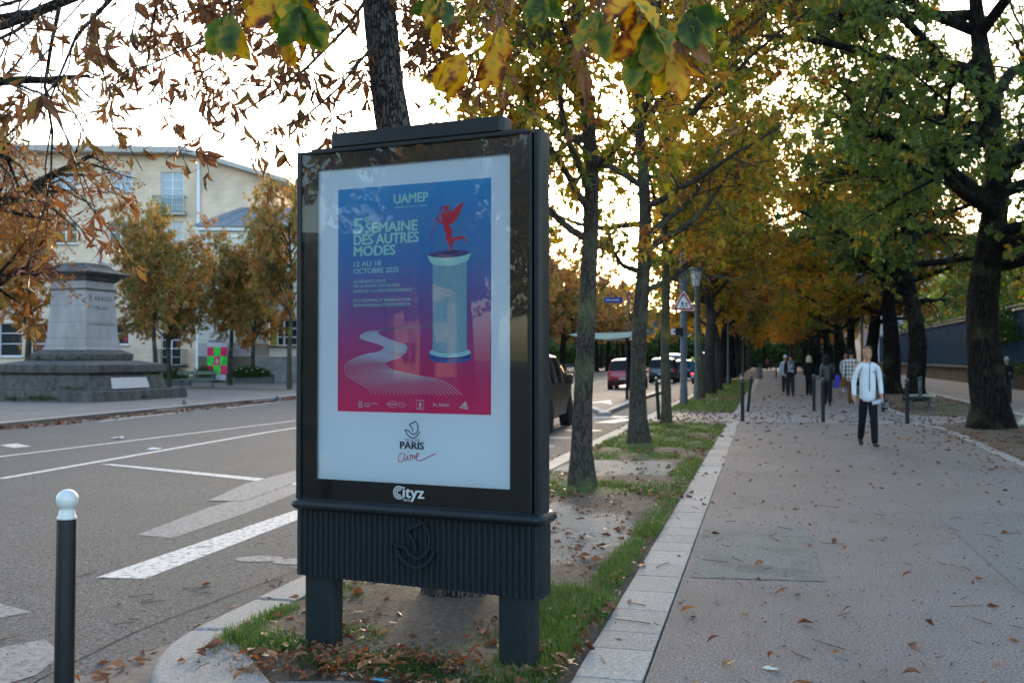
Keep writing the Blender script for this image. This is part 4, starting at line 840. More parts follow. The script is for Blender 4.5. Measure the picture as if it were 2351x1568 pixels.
for a in ((880,120,6.6,640,330,6.9,16),(820,-20,6.4,560,180,6.8,18),(860,-80,6.0,620,60,6.6,16),(760,60,6.5,520,300,7.0,16),(700,-60,6.4,420,120,6.8,16),(640,-80,6.2,330,60,6.8,14),(880,180,6.9,720,300,7.1,12),(560,-60,6.8,260,200,7.2,14),(900,-60,7.0,1040,90,7.4,14),(930,20,7.0,1110,200,7.6,16),(930,100,7.2,1180,240,7.8,16),(980,-60,7.0,1240,60,7.6,16),(760,-60,5.8,690,150,6.0,12),(500,150,7,300,300,7.3,8),(930,-60,6.6,960,120,7.0,16),(960,-40,7.2,1010,220,7.6,16),(920,60,7,1000,250,7.4,14),(1000,60,7.4,1120,230,7.8,16),(640,-60,6.4,480,60,6.7,16),(760,-60,6.4,600,110,6.7,18)): twiglets(*a)
LP=np.array(LP); LD=np.array(LD); n_=len(LP); lv_=leaflets(g_,LP-np.array(near.location)[None],LD,g_.uniform(.07,.17,n_),np.clip(g_.normal(.6,.22,n_),0,1),.22,.9)
dl_=link('drooping_leaves',bigmesh('drooping_leaves',lv_[0],lv_[1],LF['rust'],attrs={'tint':lv_[2]}),near); dl_['kind']='stuff'
print('HANGING',HC)
t_=hb.build('hanging_branches',TWIG,near); t_.matrix_local=Matrix.Translation(-near.location); t_['kind']='stuff'
# ---------------------------------------------------------------- buildings on the left
def stonemat(name,c,c2,bw=.9,bh=.33,mort=(.27,.22,.15)):
    m,n,b=newmat(name); N=n.nodes; L=n.links
    tc=N.new('ShaderNodeTexCoord'); mp=N.new('ShaderNodeMapping'); mp.inputs['Rotation'].default_value=(rad(90),0,0); L.new(tc.outputs['Object'],mp.inputs[0])
    br=N.new('ShaderNodeTexBrick'); br.inputs['Scale'].default_value=1; br.inputs['Brick Width'].default_value=bw; br.inputs['Row Height'].default_value=bh; br.inputs['Mortar Size'].default_value=.006
    br.inputs['Color1'].default_value=(*c,1); br.inputs['Color2'].default_value=(*c2,1); br.inputs['Mortar'].default_value=(*mort,1)
    sep=N.new('ShaderNodeSeparateXYZ'); cmb=N.new('ShaderNodeCombineXYZ'); L.new(tc.outputs['Object'],sep.inputs[0]); L.new(sep.outputs[0],cmb.inputs[0]); L.new(sep.outputs[2],cmb.inputs[1]); L.new(cmb.outputs[0],br.inputs['Vector'])
    nz=N.new('ShaderNodeTexNoise'); nz.inputs['Scale'].default_value=.6; nz.inputs['Detail'].default_value=8; L.new(tc.outputs['Object'],nz.inputs['Vector'])
    mr=N.new('ShaderNodeMapRange'); mr.inputs[1].default_value=.4; mr.inputs[2].default_value=.7; mr.inputs[3].default_value=1.05; mr.inputs[4].default_value=.78; L.new(nz.outputs['Fac'],mr.inputs[0])
    h=N.new('ShaderNodeHueSaturation'); L.new(br.outputs['Color'],h.inputs['Color']); L.new(mr.outputs[0],h.inputs['Value']); L.new(h.outputs[0],b.inputs['Base Color']); b.inputs['Roughness'].default_value=.9; return m
M['cream']=stonemat('cream_stone',(.62,.50,.385),(.55,.44,.335),mort=(.42,.34,.25))
M['white_wall']=mat('white_wall',(.60,.60,.53),.9,c2=(.52,.52,.47),scale=1.2)
M['beige']=mat('beige_wall',(.30,.265,.225),.9,c2=(.26,.23,.2),scale=2)
M['brown']=mat('brown_wall',(.17,.145,.125),.9,c2=(.14,.12,.10),scale=2)
M['pale']=mat('pale_wall',(.42,.41,.42),.9,c2=(.36,.35,.36),scale=2)
M['greyconc']=mat('stained_concrete',(.27,.275,.285),.9,c2=(.16,.165,.17),scale=1.8,detail=9)
M['frame']=mat('white_frame',(.62,.66,.72),.5)
M['pane']=glassmat('pane_blue',dark=(.16,.24,.32),ior=1.7,rough=.02)
M['paned']=glassmat('pane_dark',dark=(.02,.028,.03),ior=1.5,rough=.02)
M['zinc']=mat('zinc_roof',(.14,.17,.21),.5,.2,c2=(.18,.21,.26),scale=1.5)
M['green_rail']=mat('rail_green',(.03,.07,.045),.5)
M['concrete_trim']=mat('concrete_trim',(.38,.37,.35),.9)
BX,BY=W(-22.7,72); bd=emp('cream_building',(BX,BY,0),YAW+rad(3.8),'cream stone building with flat eaves, blue windows and a small balcony, behind the plaza','building')
def wall_holes(x0,x1,z0,z1,holes,depth=.3,y=0.):
    xs=sorted({x0,x1,*[h[i] for h in holes for i in (0,1)]}); zs=sorted({z0,z1,*[h[i] for h in holes for i in (2,3)]}); mb=MB()
    for a,b in zip(xs[:-1],xs[1:]):
        for c,d in zip(zs[:-1],zs[1:]):
            if any(h[0]<=a and b<=h[1] and h[2]<=c and d<=h[3] for h in holes): continue
            mb.add([(a,y,c),(b,y,c),(b,y,d),(a,y,d)],[(0,1,2,3)])
    for a,b,c,d in holes: mb.add([(a,y,c),(b,y,c),(b,y,d),(a,y,d),(a,y+depth,c),(b,y+depth,c),(b,y+depth,d),(a,y+depth,d)],[(0,1,5,4),(1,2,6,5),(2,3,7,6),(3,0,4,7)])
    return mb
def window(par,x0,x1,z0,z1,cols,rows,pane,y=.18,fw_=.07,bar=.05,frame='frame',rowz=None):
    w_=MB(); 
    for a,b,c,d in ((x0,x0+fw_,z0,z1),(x1-fw_,x1,z0,z1),(x0+fw_,x1-fw_,z0,z0+fw_),(x0+fw_,x1-fw_,z1-fw_,z1)): w_.box(((a+b)/2,y,(c+d)/2),(b-a,.08,d-c))
    xs=[x0+(x1-x0)*i/cols for i in range(cols+1)]; zs=rowz or [z0+(z1-z0)*i/rows for i in range(rows+1)]
    for x in xs[1:-1]: w_.box((x,y,(z0+z1)/2),(bar*1.4,.075,z1-z0-2*fw_))
    for z in zs[1:-1]: w_.box(((x0+x1)/2,y,z),(x1-x0-2*fw_,.07,bar))
    f=w_.build('window',M[frame],par)
    for a,b in zip(xs[:-1],xs[1:]):
        for c,d in zip(zs[:-1],zs[1:]): MB().box(((a+b)/2,y+.02,(c+d)/2),(b-a-.02,.02,d-c-.02)).build('pane',M[pane],f)
    return f
WN=[(-2.72,-1.10,12.05,15.1),(-6.35,-4.75,13.65,15.1),(-10.2,-8.6,13.65,15.1),(-2.72,-1.10,8.9,11.5),(-6.35,-4.75,9.85,11.5),(-10.2,-8.6,9.85,11.5),
    (-13.95,-12.35,1.75,4.15),(-11.75,-9.4,1.75,4.15),(-5.85,-4.9,2.6,4.15),(-7.9,-6.2,2.6,4.15),(-2.62,-1.2,1.1,4.15)]
wall_holes(-34,0,-.3,16.3,WN).build('wall',M['cream'],bd)
wall_holes(0,5.6,-.3,14.0,[]).build('wall',M['cream'],bd)
MB().add([(-.0,0,14.0),(5.6,0,14.0),(5.6,0,14.45),(0,0,16.1)],[(0,1,2,3)]).build('wall',M['cream'],bd)
MB().add([(5.6,0,-.3),(5.6,12,-.3),(5.6,12,14.4),(5.6,0,14.45)],[(0,1,2,3)]).build('wall',M['cream'],bd)
MB().prism([(-34.2,-1.0),(-.7,-1.0),(-.7,12),(-34.2,12)],16.3,16.75).build('roof',M['concrete_trim'],bd)
MB().add([(-.7,-.9,16.30),(6.5,-.9,14.25),(6.5,12,14.25),(-.7,12,16.30),(-.7,-.9,16.68),(6.5,-.9,14.55),(6.5,12,14.55),(-.7,12,16.68)],[(0,1,5,4),(1,2,6,5),(2,3,7,6),(4,5,6,7),(3,2,1,0),(0,3,7,4)]).build('roof',M['concrete_trim'],bd)
MB().tube([(0,-.12,16.2),(0,-.12,.3)],.13,10).build('downpipe',M['frame'],bd,smooth=True)
window(bd,*WN[0],2,5,'pane',rowz=[12.05,12.7,13.3,13.9,14.5,15.1]); window(bd,*WN[1],2,2,'pane'); window(bd,*WN[2],2,2,'pane')
window(bd,*WN[3],2,4,'pane'); window(bd,*WN[4],2,2,'paned'); window(bd,*WN[5],2,2,'paned')
for i in (6,7,8,9): window(bd,*WN[i],1 if i!=7 else 2,3,'paned',rowz=[WN[i][2],WN[i][2]+.9,WN[i][3]-.75,WN[i][3]] if i in (6,7) else [WN[i][2],WN[i][2]+.8,WN[i][3]])
window(bd,*WN[10],2,5,'paned')
for i in (1,2,4,5,6,7,8,9): a=WN[i]; box('sill',((a[0]+a[1])/2,-.06,a[2]-.07),(a[1]-a[0]+.2,.2,.1),M['concrete_trim'],bd)
# wall posters / curtains seen inside the ground floor
for x,z,c in ((-9.85,2.9,(.30,.03,.02)),(-5.15,3.05,(.22,.01,.02)),(-10.6,3.1,(.03,.14,.18))): box('notice',(x,.15,z),(.35,.012,.5),mat('notice',c,.6),bd)
def railing(par,x0,x1,z0,z1,y,m,n,name='balcony_rail',sides=True):
    r=MB()
    for z in (z0+.04,z1): r.box(((x0+x1)/2,y,z),(x1-x0,.05,.05))
    if sides:
        for x in (x0,x1):
            for z in (z0+.04,z1): r.box((x,y/2,z),(.05,abs(y),.05))
    rail=r.build(name,M[m],par)
    for i in range(n+1): x=x0+(x1-x0)*i/n; MB().box((x,y,(z0+z1)/2),(.028,.03,z1-z0-.05)).build('baluster',M[m],rail)
railing(bd,-3.15,-.98+.1,12.1,13.25,-.55,'green_rail',14); box('balcony_slab',(-2.02,-.28,12.02),(2.35,.6,.16),M['concrete_trim'],bd)
railing(bd,-3.0,-.75,1.15,2.2,-.35,'metal_mat',16); box('balcony_slab',(-1.9,-.18,1.05),(2.4,.4,.14),M['metal_mat'],bd)
# lower annex on the right
an=emp('white_annex',W(-22.7*.945,72*.945)+(0.09,),YAW+rad(3.8),'white walled annex with a grey zinc hipped roof beside the cream building','building'); an.scale=(.945,.945,.945)
AW=[(5.15,7.3,2.5,4.4),(9.0,11.4,2.5,4.4)]
yA=-.6
wall_holes(.15,13.5,3.0-.5,11.1,AW[:0]+[(5.15,7.3,2.5,4.4),(9.0,11.4,2.5,4.4)],y=yA).build('wall',M['white_wall'],an)
box('cornice',(6.9,yA-.12,10.95),(13.9,.5,.35),M['frame'],an); box('cornice',(6.9,yA-.05,10.35),(13.6,.2,.12),M['frame'],an)
MB().add([(-.1,yA-.5,11.14),(13.8,yA-.5,11.14),(11.6,3.8,13.15),(2.25,3.8,13.15),(-.1,4.2,11.14),(13.8,9,11.14)],[(0,1,2,3),(0,3,4),(1,5,2),(3,2,5,4)]).build('roof',M['zinc'],an)
rf=[o for o in bpy.data.objects if o.name.startswith('roof') and o.parent==an][0]
for i in range(11):
    x=1.0+i*1.18; xt=2.25+(x+.1)/13.9*9.35; MB().tube([(x,yA-.5,11.17),(xt,3.8,13.18)],.035,4).build('roof_seam',M['zinc'],rf)
box('gutter',(6.9,yA-.5,11.1),(13.9,.14,.12),M['zinc'],an)
for x,h in ((5.4,.8),(6.3,.45)): MB().lathe([(.18,0),(.15,.1),(.15,h)],10,(x,3.6,13.1)).build('chimney_pot',mat('terracotta',(.30,.07,.04),.8),rf)
MB().tube([(.75,yA-.1,10.8),(.75,yA-.1,9.6),(.3,yA-.1,9.2),(.0,-.25,8.9)],.08,8).build('downpipe',M['frame'],an)
box('wall_band',(2.05,yA+.02,2.22),(3.8,.07,.9),M['pale'],an); box('wall_band',(4.6,yA+.02,2.22),(1.15,.074,.9),M['beige'],an)
MB().prism([(.15,-.2),(4.1,-.2),(4.1,1.76),(.15,1.76)],yA-.03,yA+.1,'y').build('plinth',M['brown'],an)
MB().prism([(4.11,-.2),(13.5,-.2),(13.5,1.74),(4.11,1.74)],yA-.05,yA+.1,'y').build('plinth',M['greyconc'],an)
MB().add([(5.17,yA,1.75),(13.5,yA,1.75),(13.5,yA,2.5),(5.17,yA,2.5)],[(0,1,2,3)]).build('wall',M['white_wall'],an)
box('grey_patch',(3.9,yA-.01,3.55),(.72,.03,.62),mat('grey_patch',(.34,.31,.31),.9),an); box('vent',(.72,yA-.02,3.75),(.26,.03,.2),M['metal_mat'],an)
for a in AW:
    f=window(an,a[0]+.1,a[1]-.1,a[2]+.02,a[3],4,3,'paned',y=yA+.12,bar=.09); box('sill',((a[0]+a[1])/2,yA-.1,a[2]-.04),(a[1]-a[0]+.1,.3,.09),M['metal_mat'],an)
    MB().box((a[0]+.32,yA+.08,(a[2]+a[3])/2),(.5,.03,a[3]-a[2]-.1)).build('curtain',mat('curtain_yellow',(.33,.29,.06),.8),an)
# house and chimney far behind
hx,hy=W(-24.5,112); hb2=emp('distant_house',(hx,hy,0),YAW+rad(6),'distant house with a brick chimney stack rising right behind the annex roof','building')
box('wall',(1.5,5,9.0),(4.8,8,18.2),M['beige'],hb2); MB().prism([(-3.2,18.2),(-1,20.6),(3.9,20.6),(3.9,18.2)],1.1,9,'y').build('roof',M['zinc'],hb2)
ch=box('chimney',(1.2,3,21.3),(3.0,1.0,1.9),mat('chimney_brick',(.14,.12,.11),.9,c2=(.2,.17,.15),scale=3),hb2)
for i in range(6): MB().lathe([(.12,0),(.10,.5)],8,(-.0+i*.48,3,22.25)).build('chimney_pot',M['brown'],ch)
box('wall',(-2.0,2,16.5),(1.6,2,4),M['white_wall'],hb2)
# poster board on the annex wall
pb=emp('poster_board',W(-19.75,66.7)+(0,),YAW+rad(3.8),'narrow board pasted with pink and green posters on the annex wall','poster board')
box('panel',(0,0,1.52),(1.30,.06,2.75),mat('board_white',(.55,.56,.6),.6,c2=(.45,.45,.5),scale=4),pb)
pk=mat('poster_pink',(.75,.01,.12),.6,c2=(.35,.01,.08),scale=5,lo=.5,hi=.62,coord='Object'); gn=mat('poster_green',(.01,.75,.06),.6,c2=(.0,.22,.04),scale=5,lo=.5,hi=.62)
for i in range(3):
    for j in range(3):
        MB().box((-.43+.43*i,-.035,.82+.62*j),(.425,.006,.61),ry=.0).build('poster',pk if (i+j)%2==0 else gn,pb)
box('torn_corner',(-.25,-.042,.62),(.3,.004,.14),M['frame'],pb); box('portrait',(0,-.042,1.42),(.2,.004,.32),M['pale'],pb); box('header',(0,-.036,2.75),(1.1,.01,.12),M['zinc'],pb)
# ---------------------------------------------------------------- monument
MX,MY=-26.35,34.0; mo=emp('stone_pedestal',(MX,MY,0),rad(-3),'empty tapering stone pedestal inscribed F ARAGO on a wide dark stepped base','monument')
M['mon']=mat('monument_stone',(.36,.34,.33),.85,c2=(.27,.255,.25),scale=2.2,detail=9,stretch=(1,1,.35),c3=(.19,.185,.18),c3amt=(.5,.8),c3scale=1.3,bump=.2,bscale=20)
M['mon_dark']=mat('monument_dark',(.06,.057,.054),.9,c2=(.125,.12,.115),scale=2.4,detail=9,stretch=(1,1,.5),c3=(.03,.033,.025),c3amt=(.5,.7),c3scale=2.5,bump=.3,bscale=15)
def frus(a0,a1,z0,z1): return MB().prism([(-a0,-a0),(a0,-a0),(a0,a0),(-a0,a0)],z0,z0) if False else MB().add([(s*a0,t*a0,z0) for s,t in ((-1,-1),(1,-1),(1,1),(-1,1))]+[(s*a1,t*a1,z1) for s,t in ((-1,-1),(1,-1),(1,1),(-1,1))],[(3,2,1,0),(4,5,6,7),(0,1,5,4),(1,2,6,5),(2,3,7,6),(3,0,4,7)])
for nm,a0,a1,z0,z1,mm,bv in (('step',2.85,2.82,-.1,.40,'mon_dark',.03),('base_wall',2.28,2.12,.40,.97,'mon_dark',.02),('base_neck',2.05,2.15,.97,1.05,'mon_dark',.01),('base_slab',2.25,2.28,1.05,1.38,'mon_dark',.05),('base_slope',2.2,1.45,1.38,1.52,'mon_dark',.01),
    ('plinth',1.34,1.36,1.52,1.80,'mon_dark',.05),('plinth_slope',1.3,1.06,1.80,1.93,'mon_dark',.01),('plinth_moulding',1.04,1.0,1.93,2.06,'mon',.02),('shaft_foot',.98,.95,2.06,2.38,'mon',.02)):
    frus(a0,a1,z0,z1).build(nm,M[mm],mo,bevel=bv)
zz=[2.38,3.02,3.66,4.28]; hw=lambda z:.93-.12*(z-2.38)/1.9
for z0,z1 in zip(zz[:-1],zz[1:]):
    for sx in (-1,1):
        a0,a1=hw(z0),hw(z1)
        MB().add([(min(0,sx)*a0+(.004 if sx>0 else -.004)*1,-a0,z0+.006),(max(0,sx)*a0+(-.004 if sx<0 else .0),-a0,z0+.006),(max(0,sx)*a0,a0,z0+.006),(min(0,sx)*a0,a0,z0+.006),(min(0,sx)*a1,-a1,z1),(max(0,sx)*a1,-a1,z1),(max(0,sx)*a1,a1,z1),(min(0,sx)*a1,a1,z1)],[(3,2,1,0),(4,5,6,7),(0,1,5,4),(1,2,6,5),(2,3,7,6),(3,0,4,7)]).build('stone',M['mon'],mo,bevel=.006,seg=1)
frus(.86,.86,4.28,4.33).build('band',M['mon_dark'],mo); frus(.80,.84,4.33,4.62).build('frieze',M['mon'],mo); frus(.86,.98,4.62,4.80).build('cornice',M['mon_dark'],mo)
cz=[(1.02,4.80),(1.22,4.92),(1.24,4.97),(1.0,5.05),(.78,5.18),(.66,5.33),(.0,5.36)]
V=[];F=[]
for a,z in cz: V+=[(s*a,t*a,z) for s,t in ((-1,-1),(1,-1),(1,1),(-1,1))]
for i in range(len(cz)-1): F+=[(i*4+k,i*4+(k+1)%4,(i+1)*4+(k+1)%4,(i+1)*4+k) for k in range(4)]
MB().add(V,F+[(3,2,1,0)]).build('cap',M['mon_dark'],mo)
for i in range(26): box('dentil',(.99,-.9+i*.072,4.72),(.03,.035,.07),M['mon_dark'],mo) if i%1==0 else None
# front (right) face carries the inscriptions: face x=+hw
eng=mat('inscription',(.06,.06,.06),.9)
TX2=[]
def text3(s,y0,y1,z0,z1,x,tilt,par,m,bold=0,nm='inscription'):
    cu=bpy.data.curves.new(nm,'FONT'); cu.body=s; cu.size=1; cu.offset=bold; cu.resolution_u=2; cu.materials.append(m)
    o=link(nm,cu,par); o.rotation_euler=(rad(90)-tilt,0,rad(90)); TX2.append((o,y0,y1,z0,z1,x))
tl=math.atan(.12/1.9)
text3('F. ARAGO',-.62,.62,3.86,4.05,lambda z:hw(z)+.006,tl,mo,eng,.01); text3('1786-1853',-.42,.42,3.50,3.64,lambda z:hw(z)+.006,tl,mo,eng,.0); text3('SOUSCRIPTION NATIONALE',-.75,.75,2.90,2.98,lambda z:hw(z)+.006,tl,mo,eng)
# plaque, pigeons
pl=MB().prism([(-1.45,.47),(.75,.47),(.68,.90),(-1.38,.90)],0,.03,'y').build('plaque',mat('plaque_marble',(.50,.48,.48),.6,c2=(.42,.4,.4),scale=6),mo,loc=(2.27,0,0)); pl.rotation_euler=(rad(-16),0,rad(90)); pl.location=(2.44,.35,.0)
def leaf_clump(name,x,y,z,r,n,size,seed,m,par=None,hgt=.5,label=None,cat=None,group=None):
    g=np.random.default_rng(seed); p=g.normal(0,1,(n,3)); p=nrm(p)*(g.random((n,1))**.4)*np.array([r[0],r[1],hgt]); p[:,2]=np.abs(p[:,2]); d=nrm(g.normal(0,1,(n,3))+[0,0,.6])
    v,f,t=leaflets(g,p,d,size*g.uniform(.6,1.2,n),np.clip(g.normal(.4,.2,n),0,1),.5,.3); o=link(name,bigmesh(name,v,f,m,attrs={'tint':t}),par,(x,y,z))
    if label: tag(o,label,cat,group)
    return o
for i,(x,y,z,w_,n) in enumerate([(.6,-2.87,.1,.9,300),(-.6,-2.87,.05,.5,120),(2.87,.0,.08,.5,90),(2.5,-2.6,.15,.3,70),(.1,-1.45,1.55,.35,60),(1.0,-1.42,1.53,.3,50),(-.9,-1.4,1.53,.3,40),(1.4,-2.3,.45,.8,120),(2.3,.9,.95,.25,50)]): leaf_clump('weed',x,y,z,(w_,.07),n,.07,100+i,LF['ivy'],mo,.14)
def bird(x,y,z,rz,c,label,s=1.):
    o=emp('pigeon',(x,y,z),rz,label,'pigeon'); m=mat('feather',c,.6,c2=tuple(q*.6 for q in c),scale=30)
    b=MB().lathe([(.004,-.16),(.02,-.12),(.035,-.05),(.055,.0),(.062,.05),(.05,.09),(.03,.115),(.005,.125)],12).build('body',m,o,smooth='all'); b.rotation_euler=(rad(-62),0,0); b.location=(0,0,.11)
    MB().lathe([(.003,-.035),(.022,-.02),(.028,0),(.02,.02),(.003,.03)],10).build('head',m,o,smooth='all',loc=(0,.085,.205)); MB().tube([(0,.11,.205),(0,.14,.2)],[.006,.001],6).build('beak',M['rubber'],o)
    MB().tube([(0,.05,.14),(0,.08,.19)],[.032,.02],10).build('neck',m,o,smooth='all')
    for sx in (-.018,.018): MB().tube([(sx,.0,.08),(sx,.01,.0),(sx,.03,.0)],.004,5).build('leg',mat('bird_leg',(.3,.08,.06),.7),o)
    MB().box((0,-.17,.055),(.05,.12,.012),rx=rad(20)).build('tail',m,o,bevel=.004); o.scale=(s,s,s); return o
bird(MX+.75,MY+.1,5.26,2.2,(.55,.56,.6),'pale pigeon perched on the cap of the stone pedestal',1.5)
gx,gy=G(425,937,-.12); bird(gx,gy,RZ,1.0,(.06,.08,.11),'dark pigeon in the gutter below the pedestal, left of the other one',1.3)
gx,gy=G(633,925,-.12); bird(gx,gy,RZ,-1.9,(.07,.10,.14),'blue grey pigeon in the gutter nearer the display board',1.3)
# ---------------------------------------------------------------- benches
M['bench_wood']=mat('bench_wood',(.13,.17,.13),.6,c2=(.09,.13,.1),scale=20,stretch=(1,6,6)); M['bench_pale']=mat('bench_pale',(.30,.33,.27),.6,c2=(.22,.25,.2),scale=20); M['cast']=mat('cast_iron',(.04,.07,.085),.5)
def bench(x,y,rz,label,L=2.4,pale=False):
    o=emp('park_bench',(x,y,0),rz,label,'bench','green double park benches'); wd=M['bench_pale' if pale else 'bench_wood']
    for s in (-1,1):
        for i in range(3): box('seat_slat',(0,s*(.12+.13*i),.44-.01*i),(L,.115,.035),wd,o,bevel=.006)
    box('backrest',(0,0,.80),(L*.96,.05,.20),M['bench_wood'],o,bevel=.01)
    for sx in (-L*.38,L*.38):
        MB().box((sx,0,.66),(.05,.06,.62)).build('back_post',M['cast'],o,bevel=.01); MB().lathe([(.03,0),(.045,.03),(.03,.06),(.01,.08)],10,(sx,0,.95)).build('finial',M['cast'],o,smooth='all')
        for s in (-1,1): MB().tube([(sx,s*.03,.40),(sx,s*.18,.36),(sx,s*.28,.24),(sx,s*.22,.10),(sx,s*.34,.0),(sx,s*.42,.01)],[.03,.03,.026,.026,.03,.02],7).build('leg',M['cast'],o,smooth='all')
        MB().tube([(sx,-.38,.40),(sx,.38,.40)],.02,6).build('seat_bracket',M['cast'],o)
    return o
bx,by=G(452,889); bench(bx,by,rad(22),'green bench on the plaza between the pedestal and the colourful poster board',2.2)
bench(5.05,20.6,rad(75),'green bench at the right edge beside the massive trunk',2.3,pale=True)
bench(4.6,33.5,rad(80),'bench behind the man in the white jacket, at the foot of a trunk',1.8)
# planters with shrubs on the plaza
PLB=mat('planter_box',(.09,.10,.11),.8)
for i,(u,v,w_,l,lb) in enumerate([(574,880,3.0,900,'wide planter of dark green shrubs under the V-forked tree'),(395,885,2.2,500,'low green shrubs between the pedestal and the bench'),(468,878,1.5,250,'small green shrub right behind the bench')]):
    x,y=G(u,v); o=emp('planter',(x,y,0),YAW,lb,'planter'); box('trough',(0,0,.2),(w_,.6,.4),PLB,o,bevel=.02); leaf_clump('shrub',0,0,.35,(w_*.52,.45),l*3,.16,200+i,LF['ivy'],o,.75)
    if i==0:
        for k_ in range(7): box('flower',(-1.2+.35*k_,-.3,.75+.1*(k_%3)),(.06,.06,.05),M['frame'],o)
# cream wreath mark
# ---------------------------------------------------------------- right side: low wall, metal fence, far facades
WX=lambda y:12.45+.006*(y-40)
M['rubble']=mat('rubble_wall',(.16,.13,.10),.95,c2=(.05,.045,.035),scale=4,detail=8,bump=.8,bscale=6,bdist=.05)
M['wallcap']=mat('wall_cap',(.22,.2,.18),.9,c2=(.14,.13,.11),scale=6)
lw=emp('low_stone_wall',(0,0,0),0,'low rubble stone wall with a pale coping along the alley on the right','wall')
MB().prism([(WX(20),20),(WX(20)+.5,20),(WX(135)+.5,135),(WX(135),135)],-.1,1.0).build('masonry',M['rubble'],lw)
y=20; rr=random.Random(9)
while y<134:
    l=rr.uniform(1.1,1.6); box('coping_stone',(WX(y)+.22,y+l/2,1.07+rr.uniform(-.01,.01)),(.62,l-.03,.14),M['wallcap'],lw); y+=l
M['sheet_blue']=mat('sheet_blue',(.008,.06,.12),.6,.0,c2=(.014,.085,.16),scale=1.2,stretch=(1,1,.3)); M['sheet_rail']=mat('sheet_rail',(.05,.075,.10),.5)
mf=emp('metal_fence',(0,0,0),0,'tall dark blue sheet metal fence with pale top rails standing on the low wall','fence')
y=20; i=0
while y<130 and i<55:
    p=box('fence_panel',(WX(y)+.25,y+.99,2.62),(.04,1.96,3.0),M['sheet_blue'],mf)
    for k_ in range(5): box('rib',(-.03+WX(y)+.25,y+.2+.39*k_,2.62),(.03,.05,2.96),M['sheet_blue'],p)
    y+=2.0; i+=1
for z,t in ((4.12,.14),(4.36,.10)): MB().prism([(WX(20)+.14,20),(WX(20)+.32,20),(WX(130)+.32,130),(WX(130)+.14,130)],z,z+t).build('top_rail',M['sheet_rail'],mf)
leaf=leaf_clump('ivy',WX(64),63,2.5,(.5,7),2600,.3,300,LF['ivy'],None,2.2,'ivy and shrubs spilling over the far part of the blue fence','ivy')
leaf_clump('ivy',WX(56)-.2,55,.9,(.3,10),900,.2,301,LF['ivy'],None,.5,'low plants growing along the coping of the stone wall','plants')
leaf_clump('hedge',WX(45)+4.5,75,3.0,(2.8,66),26000,.6,302,LF['green'],None,8.5,'dense green hedge rising behind the metal fence','hedge')
M['ochre_lit']=mat('ochre_facade_warm',(.55,.36,.22),.9)  # warm sunset light is put into this facade colour
M['facade']=mat('grey_facade',(.30,.29,.31),.9,c2=(.36,.35,.37),scale=.8); M['facade_blocker']=mat('blocker_facade',(.05,.055,.06),.9)  # last one: near-black tone for added blocks that hide the bright horizon
M['facade2']=mat('ochre_facade',(.24,.19,.14),.9,c2=(.34,.28,.21),scale=.7)
def block(x,y,wd,dp,h,rz,label,m,rows=5,colsn=6,grp='facades beyond the trees'):
    o=emp('apartment_block',(x,y,0),rz,label,'building',grp); ho=[]
    for r_ in range(rows):
        for c_ in range(colsn): a=-wd/2+wd*(c_+.5)/colsn; z=1.0+ (h-1.0)*r_/rows; ho.append((a-.6,a+.6,z+.2,z+2.1))
    wall_holes(-wd/2,wd/2,-.2,h,ho,.25,-dp/2).build('wall',M[m],o); MB().box((0,.2,h/2-.1),(wd,dp-.9,h)).build('wall_core',M[m],o); 
    box('roof',(0,0,h+.5),(wd,dp*.9,1.0),M['zinc'],o)
    for a,b,c,d in ho[:60]: 
        f=MB().box(((a+b)/2,-dp/2+.15,(c+d)/2),(.06,.06,d-c)).box(((a+b)/2,-dp/2+.15,(c+d)/2),(1.15,.05,.06)).build('window',M['frame'],o); MB().box(((a+b)/2,-dp/2+.2,(c+d)/2),(1.2,.02,1.9)).build('pane',M['paned'],f)
    return o
block(20.5,172,60,14,17,rad(-90),'pale grey facade glimpsed between the right-hand trunks','facade')
block(-47,112,40,12,11,rad(90),'low office building with light panels across the road, nearest part','facade',3,9)
block(-47,158,40,12,14,rad(90),'ochre building further along across the road','facade2',4,8)
block(-59,-70,6,10,24,rad(150),'tall ochre building behind the viewpoint, mirrored in the display glass','ochre_lit',6,2,None)
block(-78,-62,34,14,13,rad(135),'lower building behind the viewpoint across the road','facade_blocker',4,8,None)  # added out of view so the glass mirrors a dark horizon
block(-40,-88,30,14,13,rad(160),'long building behind the viewpoint further right','facade_blocker',4,8,None)  # also added unseen, to keep bright sky out of the glass
block(-20,215,130,12,10,0,'long dull building closing the view at the far end of the avenue','facade_blocker',2,20,None)  # added as a blocker for the bright sky gap under the crowns
leaf_clump('hedge',-12,186,0,(60,3),14000,1.1,303,LF['ivy'],None,6.5,'olive green mass of bushes closing the far end of the avenue','bushes')
